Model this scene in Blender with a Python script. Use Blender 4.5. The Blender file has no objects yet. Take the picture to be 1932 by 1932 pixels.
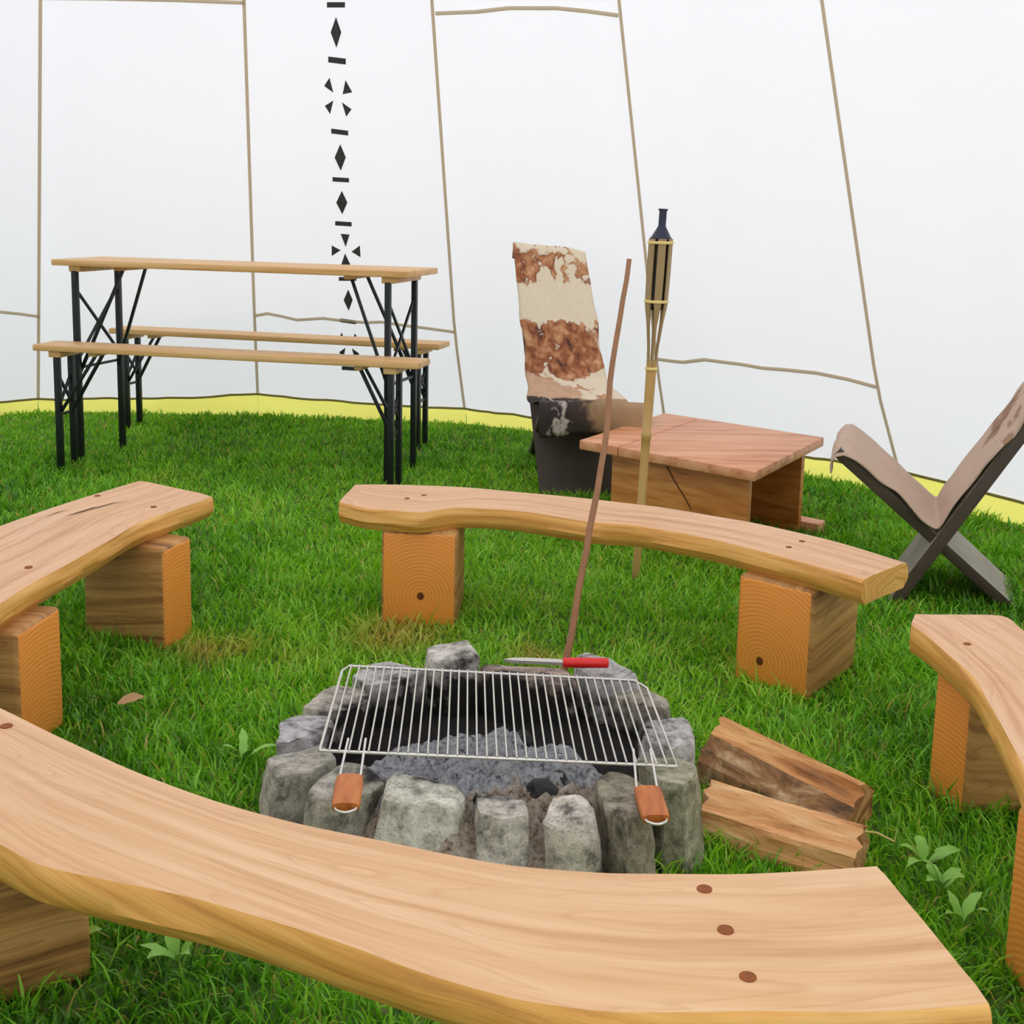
import bpy, bmesh, math, random
import numpy as np
from mathutils import Vector, Matrix, noise

random.seed(7); rng = np.random.default_rng(7)
scene = bpy.context.scene
C = scene.collection

# ------------------------------------------------------------------ camera
F_PX, PITCH, ROLL, Y0, EYE = 2300.0, 0.16, -0.022, 770.0, 1.02
_r0 = Vector((1, 0, 0)); _u0 = Vector((0, math.sin(PITCH), math.cos(PITCH)))
FWD = Vector((0, math.cos(PITCH), -math.sin(PITCH)))
RGT = math.cos(ROLL) * _r0 - math.sin(ROLL) * _u0
UPV = math.sin(ROLL) * _r0 + math.cos(ROLL) * _u0
EYEP = Vector((0, 0, EYE))
cam = bpy.data.cameras.new('camera'); camo = bpy.data.objects.new('camera', cam); C.objects.link(camo)
m = Matrix((RGT, UPV, -FWD)).transposed().to_4x4(); m.translation = EYEP
camo.matrix_world = m
cam.sensor_width = 36.0; cam.lens = 36.0 * F_PX / 1932.0
cam.shift_y = -(966.0 - Y0) / 1932.0
cam.clip_start = 0.05; cam.clip_end = 200
scene.camera = camo

# ------------------------------------------------------------------ light
world = bpy.data.worlds.new('world'); scene.world = world; world.use_nodes = True
bg = world.node_tree.nodes['Background']
bg.inputs['Color'].default_value = (0.93, 0.97, 1.0, 1); bg.inputs['Strength'].default_value = 1.9
sun = bpy.data.lights.new('sun', 'SUN'); suno = bpy.data.objects.new('sun', sun); C.objects.link(suno)
sun.energy = 0.9; sun.angle = math.radians(20); sun.color = (1.0, 0.97, 0.94)
suno.rotation_euler = Vector((-0.75, 0.0, -1.0)).to_track_quat('-Z', 'Y').to_euler()
vs = scene.view_settings
vs.view_transform = 'Standard'; vs.look = 'None'; vs.gamma = 1.0; vs.use_curve_mapping = False
vs.exposure = -0.3
scene.cycles.max_bounces = 10; scene.cycles.diffuse_bounces = 6; scene.cycles.transmission_bounces = 8
scene.cycles.sample_clamp_indirect = 8.0

# ------------------------------------------------------------------ survey helpers
def ray(x, y): return FWD + RGT * ((x - 966) / F_PX) + UPV * ((Y0 - y) / F_PX)
def at(x, y, z=0.0):
    d = ray(x, y); return EYEP + d * ((z - EYE) / d.z)
def at_depth(x, y, Y):
    d = ray(x, y); return EYEP + d * (Y / d.y)
def V(*a): return Vector(a)

# ------------------------------------------------------------------ object helpers
def tag(o, label=None, cat=None, group=None, kind=None):
    if label: o['label'] = label
    if cat: o['category'] = cat
    if group: o['group'] = group
    if kind: o['kind'] = kind
    return o
def thing(name, loc, label, cat, group=None, rotz=0.0):
    o = bpy.data.objects.new(name, None); C.objects.link(o)
    o.location = loc; o.rotation_euler = (0, 0, rotz); o.empty_display_size = 0.1
    return tag(o, label, cat, group)
def link(name, me, mats, parent=None, smooth=None):
    o = bpy.data.objects.new(name, me); C.objects.link(o)
    if not isinstance(mats, (list, tuple)): mats = [mats]
    if not me.materials:
        for mm in mats: me.materials.append(mm)
    if smooth is not None:
        me.polygons.foreach_set('use_smooth', [True] * len(me.polygons))
        me.set_sharp_from_angle(angle=math.radians(smooth))
    if parent is not None:
        o.parent = parent
        o.matrix_parent_inverse = Matrix.Identity(4)
    return o
def from_bm(name, bm, mats, parent=None, smooth=None):
    bmesh.ops.recalc_face_normals(bm, faces=bm.faces[:])
    me = bpy.data.meshes.new(name); bm.to_mesh(me); bm.free()
    return link(name, me, mats, parent, smooth)
def wmesh(name, verts, faces, mats, parent=None, smooth=None, uvs=None, mi=None):
    """mesh in world coordinates; stored relative to the parent's origin (parents are only moved / turned about z)"""
    if parent is not None:
        inv = (Matrix.Translation(parent.location) @ Matrix.Rotation(parent.rotation_euler[2], 4, 'Z')).inverted()
        verts = [inv @ Vector(v) for v in verts]
        org = Vector((0, 0, 0))
    else:
        org = sum((Vector(v) for v in verts), Vector()) / len(verts)
        org.z = min(v[2] for v in verts)
        verts = [Vector(v) - org for v in verts]
    me = bpy.data.meshes.new(name); me.from_pydata([tuple(v) for v in verts], [], faces)
    if mi is not None: me.polygons.foreach_set('material_index', mi)
    if uvs is not None:
        l = me.uv_layers.new(name='UVMap')
        for lp in me.loops: l.data[lp.index].uv = uvs[lp.vertex_index]
    me.update()
    bm = bmesh.new(); bm.from_mesh(me); bmesh.ops.recalc_face_normals(bm, faces=bm.faces[:]); bm.to_mesh(me); bm.free()
    o = link(name, me, mats, parent, smooth); o.location = org
    return o
def add_box(bm, c, s, rot=None, bevel=0.0):
    r = bmesh.ops.create_cube(bm, size=1.0)
    vs_ = r['verts']
    M = Matrix.Translation(c) @ (rot.to_4x4() if rot is not None else Matrix.Identity(4)) @ Matrix.Diagonal((*s, 1))
    bmesh.ops.transform(bm, matrix=M, verts=vs_)
    if bevel:
        es = list({e for v in vs_ for e in v.link_edges})
        bmesh.ops.bevel(bm, geom=es, offset=bevel, segments=2, affect='EDGES', profile=0.5)
def add_bar(bm, a, b, w, h, side=None, bevel=0.0):
    """rectangular bar from a to b; w along 'side', h along the third axis"""
    a = Vector(a); b = Vector(b); z = (b - a); L = z.length; z.normalize()
    s = Vector(side) if side is not None else (Vector((0, 0, 1)) if abs(z.z) < .9 else Vector((1, 0, 0)))
    y = z.cross(s).normalized(); x = y.cross(z).normalized()
    add_box(bm, (a + b) / 2, (w, h, L), Matrix((x, y, z)).transposed(), bevel)
def add_tube(bm, pts, rad, n=8, cap=True):
    pts = [Vector(p) for p in pts]; rads = rad if isinstance(rad, (list, tuple)) else [rad] * len(pts)
    rings = []; up = None
    for i, p in enumerate(pts):
        d = (pts[min(i + 1, len(pts) - 1)] - pts[max(i - 1, 0)]).normalized()
        if up is None: up = Vector((0, 0, 1)) if abs(d.z) < .9 else Vector((1, 0, 0))
        x = d.cross(up).normalized(); y = x.cross(d).normalized(); up = y
        rings.append([bm.verts.new(p + (x * math.cos(2 * math.pi * k / n) + y * math.sin(2 * math.pi * k / n)) * rads[i]) for k in range(n)])
    for i in range(len(rings) - 1):
        for k in range(n):
            bm.faces.new((rings[i][k], rings[i][(k + 1) % n], rings[i + 1][(k + 1) % n], rings[i + 1][k]))
    if cap:
        bm.faces.new(rings[0][::-1]); bm.faces.new(rings[-1])
def hexa(name, c8, mats, parent, bevel=0.004, smooth=35):
    """eight world corners: bottom ring 0-3, top ring 4-7"""
    inv = (Matrix.Translation(parent.location) @ Matrix.Rotation(parent.rotation_euler[2], 4, 'Z')).inverted() if parent else Matrix.Identity(4)
    bm = bmesh.new(); v = [bm.verts.new(inv @ Vector(p)) for p in c8]
    for f in ((0, 3, 2, 1), (4, 5, 6, 7), (0, 1, 5, 4), (1, 2, 6, 5), (2, 3, 7, 6), (3, 0, 4, 7)):
        bm.faces.new([v[i] for i in f])
    bmesh.ops.recalc_face_normals(bm, faces=bm.faces[:])
    if bevel: bmesh.ops.bevel(bm, geom=bm.edges[:], offset=bevel, segments=2, affect='EDGES', profile=.5)
    return from_bm(name, bm, mats, parent, smooth)

# ------------------------------------------------------------------ materials
def lin(c):
    f = lambda u: u / 12.92 if u <= .04045 else ((u + .055) / 1.055) ** 2.4
    return tuple(f(x / 255.0) for x in c) + (1.0,)
class NT:
    def __init__(s, name):
        s.m = bpy.data.materials.new(name); s.m.use_nodes = True
        s.t = s.m.node_tree; s.b = s.t.nodes['Principled BSDF']; s.out = s.t.nodes['Material Output']
    def n(s, typ, **kw):
        x = s.t.nodes.new(typ)
        for k, v in kw.items():
            if k in x.inputs: x.inputs[k].default_value = v
            else: setattr(x, k, v)
        return x
    def l(s, a, b): s.t.links.new(a, b)
    def coord(s, which='Object', scale=(1, 1, 1), rot=(0, 0, 0), loc=(0, 0, 0)):
        tc = s.n('ShaderNodeTexCoord'); mp = s.n('ShaderNodeMapping')
        mp.inputs['Scale'].default_value = scale; mp.inputs['Rotation'].default_value = rot; mp.inputs['Location'].default_value = loc
        s.l(tc.outputs[which], mp.inputs['Vector']); return mp.outputs['Vector']
    def noise(s, vec, scale=5, detail=4, rough=.55, dist=0.0):
        x = s.n('ShaderNodeTexNoise'); x.inputs['Scale'].default_value = scale; x.inputs['Detail'].default_value = detail
        x.inputs['Roughness'].default_value = rough; x.inputs['Distortion'].default_value = dist
        if vec is not None: s.l(vec, x.inputs['Vector'])
        return x.outputs['Fac']
    def ramp(s, fac, stops, interp='LINEAR'):
        r = s.n('ShaderNodeValToRGB'); r.color_ramp.interpolation = interp
        el = r.color_ramp.elements
        while len(el) < len(stops): el.new(.5)
        for e, (p, c) in zip(el, stops): e.position = p; e.color = c if len(c) == 4 else (*c, 1)
        s.l(fac, r.inputs['Fac']); return r.outputs['Color']
    def mix(s, fac, a, b, mode='MIX'):
        x = s.n('ShaderNodeMix', data_type='RGBA', blend_type=mode)
        for k, v in ((0, fac), (6, a), (7, b)):
            if hasattr(v, 'is_linked') or isinstance(v, bpy.types.NodeSocket): s.l(v, x.inputs[k])
            else: x.inputs[k].default_value = v
        return x.outputs[2]
    def math(s, op, a, b=None, c=None, clamp=False):
        x = s.n('ShaderNodeMath', operation=op); x.use_clamp = clamp
        for i, v in enumerate((a, b, c)):
            if v is None: continue
            if isinstance(v, bpy.types.NodeSocket): s.l(v, x.inputs[i])
            else: x.inputs[i].default_value = v
        return x.outputs[0]
    def bump(s, h, strength=.3, dist=.01):
        x = s.n('ShaderNodeBump'); x.inputs['Strength'].default_value = strength; x.inputs['Distance'].default_value = dist
        s.l(h, x.inputs['Height']); s.l(x.outputs['Normal'], s.b.inputs['Normal'])
    def done(s, col=None, rough=.6, metal=0.0, spec=None):
        if col is not None:
            if isinstance(col, bpy.types.NodeSocket): s.l(col, s.b.inputs['Base Color'])
            else: s.b.inputs['Base Color'].default_value = col
        if isinstance(rough, bpy.types.NodeSocket): s.l(rough, s.b.inputs['Roughness'])
        else: s.b.inputs['Roughness'].default_value = rough
        s.b.inputs['Metallic'].default_value = metal
        if spec is not None: s.b.inputs['Specular IOR Level'].default_value = spec
        return s.m
BLACK = (0, 0, 0, 1)
def grain_mat(name, light, mid, dark, which='UV', scale=(1.6, 34, 34), rough=.45, bump=.15, figure=True, loc=(0, 0, 0)):
    t = NT(name)
    v = t.coord(which, scale, loc=loc)
    n1 = t.noise(v, 1.0, 5, .6, .35)
    col = t.ramp(n1, [(.30, lin(dark)), (.47, lin(mid)), (.62, lin(light))])
    if figure:
        v2 = t.coord(which, (1.1, 7.5, 7.5), loc=loc)
        n2 = t.noise(v2, 1.0, 2, .5, 1.2)
        w = t.math('FRACT', t.math('MULTIPLY', n2, 11.0))
        w = t.ramp(w, [(0.0, (0, 0, 0)), (.75, (.25, .25, .25)), (.93, (1, 1, 1)), (1.0, (0, 0, 0))])
        col = t.mix(t.math('MULTIPLY', w, .42), col, lin(dark))
    v3 = t.coord(which, (2.2, 3.0, 3.0), loc=loc)
    n3 = t.noise(v3, 1.0, 3)
    col = t.mix(t.math('MULTIPLY', t.math('SUBTRACT', n3, .45, clamp=True), 1.6, clamp=True), col, lin(mid))
    t.bump(n1, bump, .004)
    return t.done(col, rough)
M_TOP = grain_mat('bench_top_wood', (236, 194, 148), (226, 178, 128), (200, 146, 94), rough=.42)
M_TOP2 = grain_mat('bench_top_wood_pinkish', (234, 190, 148), (226, 176, 128), (190, 130, 84), rough=.45, loc=(3.1, 1.7, 0))
M_EDGE = grain_mat('live_edge_wood', (238, 184, 102), (224, 162, 76), (184, 124, 52), scale=(3, 60, 60), rough=.5, bump=.5, figure=False)
M_SIDE = grain_mat('beam_side_wood', (206, 156, 92), (184, 132, 72), (118, 76, 38), scale=(2.2, 46, 46), rough=.6, bump=.4)
M_PALE = grain_mat('planed_pine', (232, 190, 132), (222, 172, 108), (196, 138, 76), scale=(2, 60, 60), which='Object', figure=False)
M_BOX = grain_mat('larch_board', (228, 166, 124), (214, 146, 100), (178, 106, 66), which='Object', scale=(3, 30, 30), figure=False)
M_BOXB = grain_mat('larch_panel', (214, 146, 78), (196, 122, 56), (150, 86, 36), which='Object', scale=(4, 4, 34), figure=False)
def endgrain():
    t = NT('end_grain_wood')
    v = t.coord('UV')
    w = t.n('ShaderNodeTexWave', wave_type='RINGS', rings_direction='Z')
    w.inputs['Scale'].default_value = 34; w.inputs['Distortion'].default_value = 2.0; w.inputs['Detail'].default_value = 2; w.inputs['Detail Scale'].default_value = 1.2
    t.l(v, w.inputs['Vector'])
    col = t.ramp(w.outputs['Fac'], [(.05, lin((204, 118, 46))), (.4, lin((240, 154, 64))), (.9, lin((246, 166, 78)))])
    n = t.noise(t.coord('UV', (9, 9, 9)), 1, 4)
    col = t.mix(t.math('MULTIPLY', t.math('SUBTRACT', n, .15, clamp=True), 2.1, clamp=True), col, lin((242, 152, 60)))
    # knot at the ring centre
    g = t.n('ShaderNodeTexGradient', gradient_type='SPHERICAL'); t.l(t.coord('UV', (95, 85, 48)), g.inputs['Vector'])
    col = t.mix(t.math('MULTIPLY', g.outputs['Fac'], 3.0, clamp=True), col, lin((96, 40, 14)))
    t.bump(w.outputs['Fac'], .12, .002)
    return t.done(col, .55)
M_END = endgrain()
def plain(name, c, rough=.5, metal=0.0, var=.0, scale=30, dark=None, bump=0.0):
    t = NT(name)
    if var:
        n = t.noise(t.coord('Object'), scale, 4)
        col = t.mix(t.math('MULTIPLY', n, var * 2, clamp=True), lin(c), lin(dark or tuple(x * .55 for x in c)))
        if bump: t.bump(n, bump, .004)
        return t.done(col, rough, metal)
    return t.done(lin(c), rough, metal)
M_STEEL = plain('dark_painted_steel', (26, 32, 34), .42, .3)
M_CHROME = plain('chromed_wire', (238, 236, 230), .35, .7, .2, 60, (176, 158, 134))
M_HANDLE = grain_mat('grill_handle_wood', (206, 124, 58), (192, 106, 44), (150, 76, 28), which='Object', scale=(60, 8, 60), figure=False)
M_BLADE = plain('knife_blade_steel', (214, 210, 200), .25, .8)
M_RED = plain('red_plastic', (224, 34, 26), .35)
M_STICK = plain('brown_stick_bark', (182, 130, 92), .6, 0, .35, 25, (122, 80, 56), .3)
M_BAMBOO = plain('bamboo_cane', (206, 168, 104), .4, 0, .3, 18, (176, 132, 66))
M_SLAT = plain('bamboo_slat', (176, 150, 104), .5, 0, .3, 30, (138, 110, 68))
M_ROPE = plain('pale_rope_band', (240, 214, 140), .7)
M_TIN = plain('dark_blue_tin', (48, 50, 66), .35, .4)
M_CAN = plain('black_oil_can', (34, 26, 16), .5, .2)
M_DARKW = plain('dark_shaded_plank', (88, 72, 60), .6, 0, .4, 14, (48, 38, 32), .2)  # dark plank tone, also painted shade on the side-on chair
M_GREYW = plain('weathered_grey_lit_plank', (186, 178, 164), .7, 0, .4, 12, (120, 112, 102), .2)  # weathered grey, lightened to paint the light on upper faces
M_PLUG = plain('brown_wood_plug', (170, 92, 36), .8, 0, .5, 220, (104, 54, 20))
M_CRACK = plain('dark_crack', (92, 52, 30), .9)
M_CHAR = plain('charcoal', (20, 19, 19), .8, 0, .5, 60, (60, 58, 58), .6)
M_LEAF = plain('broad_weed_leaf', (150, 200, 84), .5, 0, .35, 25, (96, 156, 46))
M_DEAD = plain('fallen_dry_leaf', (196, 160, 110), .7, 0, .4, 30, (150, 104, 62))
M_STRAW = plain('dry_straw', (204, 190, 110), .7)

def stone_mat(name, base, dark, moss, mossamt, seed):
    t = NT(name)
    o = t.coord('Object', loc=(seed * 3.1, seed * 1.7, 0))
    n = t.noise(o, 26, 8, .74); col = t.ramp(n, [(.36, lin(dark)), (.48, lin(tuple(min(255, c + 18) for c in base))), (.60, lin(tuple(min(255, c + 58) for c in base)))])
    sp = t.n('ShaderNodeTexVoronoi'); sp.inputs['Scale'].default_value = 120; t.l(o, sp.inputs['Vector'])
    col = t.mix(t.math('MULTIPLY', t.math('LESS_THAN', sp.outputs['Distance'], .22), .35), col, lin((74, 72, 66)))
    mo = t.noise(o, 9, 4)
    col = t.mix(t.math('MULTIPLY', t.math('SUBTRACT', mo, .5, clamp=True), mossamt, clamp=True), col, lin(moss))
    # soot left by the fire: bound to the pit, centre of the ring
    g = t.n('ShaderNodeNewGeometry'); mp = t.n('ShaderNodeMapping')
    mp.inputs['Location'].default_value = (PIT.x, PIT.y, 0); mp.vector_type = 'TEXTURE'
    mp.inputs['Scale'].default_value = (PITR[0], PITR[1], 40)
    sz = t.n('ShaderNodeSeparateXYZ'); t.l(g.outputs['Position'], sz.inputs[0])
    low = t.math('MULTIPLY', t.math('SUBTRACT', .095, sz.outputs['Z'], clamp=True), 1.8)
    t.l(g.outputs['Position'], mp.inputs['Vector'])
    ln = t.n('ShaderNodeVectorMath', operation='LENGTH'); t.l(mp.outputs['Vector'], ln.inputs[0])
    d = t.math('ADD', t.math('SUBTRACT', ln.outputs['Value'], low), t.math('MULTIPLY', t.math('SUBTRACT', t.noise(g.outputs['Position'], 26, 4), .5), .45))
    col = t.mix(t.ramp(d, [(.0, (1, 1, 1)), (.5, (1, 1, 1)), (.62, (0, 0, 0))]), col, lin((24, 20, 18)))
    t.bump(n, .9, .012)
    return t.done(col, .85)
PIT = V(-0.03, 2.07, 0); PITR = (0.50, 0.50)      # soot fades out at 0.5-0.62 of these radii

def canvas_mat(name, c, tint, trans=.55):
    t = NT(name)
    n = t.noise(t.coord('Object', (1, 1, .35)), 2.2, 4)
    col = t.mix(t.math('MULTIPLY', n, .5), lin(c), lin(tint))
    fine = t.noise(t.coord('Object'), 420, 2)
    d = t.n('ShaderNodeBsdfDiffuse'); tr = t.n('ShaderNodeBsdfTranslucent'); mx = t.n('ShaderNodeMixShader')
    t.l(col, d.inputs['Color']); t.l(col, tr.inputs['Color']); mx.inputs[0].default_value = trans
    t.l(d.outputs[0], mx.inputs[1]); t.l(tr.outputs[0], mx.inputs[2]); t.l(mx.outputs[0], t.out.inputs['Surface'])
    return t.m
M_CANVAS = canvas_mat('white_tent_canvas', (250, 246, 252), (244, 238, 242), .55)
M_YELLOW = canvas_mat('yellow_lit_sod_cloth', (250, 240, 130), (236, 222, 96), .65)  # glow of sunlit grass outside is put into the cloth's yellow
M_SEAM = canvas_mat('tan_canvas_seam', (212, 196, 170), (196, 180, 152), .45)
M_HEM = canvas_mat('olive_hem_tape', (140, 132, 82), (122, 114, 70), .35)
M_PAINT = plain('black_canvas_paint', (50, 50, 52), .85, 0, .3, 60, (84, 84, 84))

# ------------------------------------------------------------------ floor
def floor_mat():
    t = NT('lawn_soil')
    o = t.coord('Object')
    col = t.ramp(t.noise(o, 30, 5), [(.35, lin((52, 84, 22))), (.5, lin((80, 122, 34))), (.68, lin((112, 118, 56)))])
    t.bump(t.noise(o, 60, 5), .6, .02)
    return t.done(col, .9)
bm = bmesh.new(); bmesh.ops.create_grid(bm, x_segments=60, y_segments=60, size=8)
for v in bm.verts:
    v.co.z = 0.012 * (noise.noise(v.co * .9)) - 0.012
floor = from_bm('floor', bm, floor_mat(), None, 60); floor.location = (-.5, 2.6, 0)
tag(floor, 'trodden lawn ground inside the tent', None, None, 'structure')

# ------------------------------------------------------------------ tent
APEX = V(-0.7, 2.6, 7.7)
seam_px = [(72, 775), (488, 780), (880, 796), (1262, 843), (1708, 932)]
ring = [at(*p) for p in seam_px] + [V(2.38, 3.1, 0), V(2.6, 1.6, 0), V(2.2, .1, 0), V(1.0, -.9, 0), V(-.4, -1.25, 0), V(-1.8, -.75, 0),
        V(-3.0, .45, 0), V(-3.65, 2.1, 0), V(-3.75, 3.8, 0), V(-3.3, 5.2, 0)]
hemz = [.065, .105, .072, .08, .095] + [.09] * 10
NP = len(ring)
# the skirt below the first cross seam flares out a little: knee points
TK = .055
knee_px = [(73, 595), (480, 592), (858, 626), (1240, 690), (1655, 730)]
knee = [at_depth(*k, b.y + (APEX.y - b.y) * TK) for k, b in zip(knee_px, ring)] + [b.lerp(APEX, TK) for b in ring[5:]]
TOPT = 0.90
DOOR = 7          # entrance flap tied open behind the viewer, below about 2.1 m
tent = thing('wall_tent', (0, 0, 0), None, None)
tag(tent, 'white canvas tipi wall with tan seams', None, None, 'structure')
def frame(i):
    A = ring[i % NP]; B = ring[(i + 1) % NP]
    n = (B - A).cross(APEX - A).normalized()
    inward = (V(-.5, 2.5, .5) - A)
    if n.dot(inward) < 0: n = -n
    return A, B, n
def wrinkle(i, s, t):
    e = min(s, 1 - s) * 2
    env = min(1, e * 4)
    x = s * 3.0 + i * 7.3
    w = noise.noise(V(x * 1.6, t * 2.2, i)) * .016 + noise.noise(V(x * 4.0, t * 1.2, i + 5)) * .008
    return (w - .012 * math.sin(math.pi * s)) * env
def wallpt(i, s, t, off=0.0):
    A, B, n = frame(i)
    K = knee[i % NP].lerp(knee[(i + 1) % NP], s)
    p = A.lerp(B, s).lerp(K, t / TK) if t < TK else K.lerp(APEX, (t - TK) / (1 - TK))
    return p + n * (wrinkle(i, s, t) + off)
def to_px(p):
    w = p - EYEP; d = w.dot(FWD); return 966 + F_PX * w.dot(RGT) / d, Y0 - F_PX * w.dot(UPV) / d
def wall_uv(i, x, y):
    s_, t_ = .5, .12
    for _ in range(14):
        p = to_px(wallpt(i, s_, t_)); e = 1e-4
        ps = to_px(wallpt(i, s_ + e, t_)); pt = to_px(wallpt(i, s_, t_ + e))
        a, b, c, d = (ps[0] - p[0]) / e, (pt[0] - p[0]) / e, (ps[1] - p[1]) / e, (pt[1] - p[1]) / e
        D = a * d - b * c; rx, ry = x - p[0], y - p[1]
        s_ += max(-.3, min(.3, (d * rx - b * ry) / D)); t_ += max(-.06, min(.06, (a * ry - c * rx) / D)); t_ = max(-.01, t_)
    return s_, t_
def wall_px(i, x, y, off=0.0): s, t = wall_uv(i, x, y); return wallpt(i, s, t, off)
def hem_t(i, s):
    z = hemz[i % NP] * (1 - s) + hemz[(i + 1) % NP] * s
    return (z - .018 * math.sin(math.pi * s)) / (knee[i % NP].z * (1 - s) + knee[(i + 1) % NP].z * s) * TK
for i in range(NP):
    NS, NTT = 18, 44
    door = i == DOOR
    vs_, fs = [], []
    for a in range(NS + 1):
        s = a / NS; t0 = hem_t(i, s)
        for b in range(NTT + 1):
            k = (b / NTT) ** 1.5
            if door: t0 = .30
            vs_.append(wallpt(i, s, t0 + (TOPT - t0) * k))
    for a in range(NS):
        for b in range(NTT):
            q = a * (NTT + 1) + b; fs.append((q, q + NTT + 1, q + NTT + 2, q + 1))
    wmesh('canvas_panel', vs_, fs, M_CANVAS, tent, 60)
    if door: continue
    # yellow strip between hem and ground
    vs_, fs = [], []
    for a in range(NS + 1):
        s = a / NS; t0 = hem_t(i, s)
        for b in range(4):
            k = b / 3
            p = wallpt(i, s, t0 * k, -.006 + .008 * noise.noise(V(s * 9, k * 2, i)))
            if b == 0: p.z = -.02
            vs_.append(p)
    for a in range(NS):
        for b in range(3):
            q = a * 4 + b; fs.append((q, q + 4, q + 5, q + 1))
    wmesh('ground_strip', vs_, fs, M_YELLOW, tent, 60)
def ribbon(name, pts, nrm, w, mat):
    vs_, fs = [], []
    for k, p in enumerate(pts):
        d = (pts[min(k + 1, len(pts) - 1)] - pts[max(k - 1, 0)]).normalized()
        sd = d.cross(nrm).normalized() * w / 2
        vs_ += [p - sd, p - sd * .6 + nrm * .004, p + sd * .6 + nrm * .004, p + sd]
    for k in range(len(pts) - 1):
        for j in range(3):
            q = k * 4 + j; fs.append((q, q + 4, q + 5, q + 1))
    return wmesh(name, vs_, fs, mat, tent, 60)
for i in range(NP):
    A, B, n0 = frame(i); n1 = frame(i - 1)[2]; nn = (n0 + n1).normalized()
    t0 = hem_t(i, 0)
    pts = [wallpt(i, 0, t0 + (TOPT - t0) * (k / 30) ** 1.4, 0) + nn * .002 for k in range(31)]
    ribbon('vertical_seam', pts, nn, .0145, M_SEAM)
    if i == DOOR: continue
    pts = [wallpt(i, k / 24, hem_t(i, k / 24), .003) for k in range(25)]
    ribbon('hem_seam', pts, n0, .013, M_HEM)
for i, px in [(NP - 1, [(-60, 583), (0, 588), (40, 592), (74, 597)]),
              (1, [(482, 595), (505, 591), (530, 596), (560, 603), (610, 600), (650, 605), (690, 608), (720, 607), (760, 613), (800, 618), (858, 626)]),
              (3, [(1240, 677), (1270, 681), (1290, 683), (1330, 678), (1360, 682), (1400, 687), (1440, 694), (1480, 697), (1540, 703), (1600, 715), (1655, 730)]),
              (2, [(823, 25), (900, 22), (960, 15), (1050, 15), (1110, 21), (1168, 29)]),
              (0, [(80, -4), (200, -3), (330, 0), (463, 5)])]:
    pts = []
    for a, b in zip(px[:-1], px[1:]):
        for k in range(4): pts.append(wall_px(i, a[0] + (b[0] - a[0]) * k / 4, a[1] + (b[1] - a[1]) * k / 4, .003))
    pts.append(wall_px(i, *px[-1], .003))
    ribbon('cross_seam', pts, frame(i)[2], .016, M_SEAM)
# painted band on the second panel
def painted(name, poly):
    c = (sum(p[0] for p in poly) / len(poly), sum(p[1] for p in poly) / len(poly))
    off = .0022
    ring_ = []
    for a, b in zip(poly, poly[1:] + poly[:1]):
        for k in range(3): ring_.append((a[0] + (b[0] - a[0]) * k / 3, a[1] + (b[1] - a[1]) * k / 3))
    n = len(ring_)
    vs_ = [wall_px(1, *p, off) for p in ring_] + [wall_px(1, c[0], c[1], off)] + [wall_px(1, *p, .0004) for p in ring_]
    fs = [(k, (k + 1) % n, n) for k in range(n)] + [(k, (k + 1) % n, n + 1 + (k + 1) % n, n + 1 + k) for k in range(n)]
    wmesh(name, vs_, fs, M_PAINT, tent)
for x, y, w, h, sl in [(634, 9, 34, 10, 0), (636, 114, 33, 11, 2), (641, 249, 32, 9, 2), (643, 339, 31, 8, 1), (648, 422, 31, 8, 1), (656, 526, 33, 7, 0), (657, 606, 30, 7, 2), (660, 695, 30, 7, 1)]:
    painted('painted_bar', [(x - w / 2, y - h / 2 - sl), (x + w / 2, y - h / 2 + sl), (x + w / 2, y + h / 2 + sl), (x - w / 2, y + h / 2 - sl)])
for x, y, w, h in [(634, 61, 20, 58), (642, 297, 21, 50), (645, 382, 21, 44), (657, 566, 17, 40)]:
    painted('painted_diamond', [(x, y - h / 2), (x + w / 2, y), (x + 1, y + h / 2), (x - w / 2, y)])
for tri in [[(621.7, 146.6), (611.8, 162), (629, 174.5)], [(652, 151), (664.6, 174), (646.6, 177.6)], [(629, 189.5), (613, 199.5), (623, 215)], [(645.3, 193), (663.4, 206), (653.4, 220)],
            [(642.8, 441), (659.6, 442.4), (652.4, 465.7)], [(626, 463), (642.8, 472), (626, 482.5)], [(679, 463), (663.5, 474.8), (680.3, 485)], [(651, 478), (661, 499), (644, 499)],
            [(645, 627), (638, 640), (652, 648)], [(669, 629), (680, 643), (664, 648)], [(652, 656), (640, 664), (648, 676)], [(664, 657), (678, 667), (670, 678)]]:
    painted('painted_triangle', tri)

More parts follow.
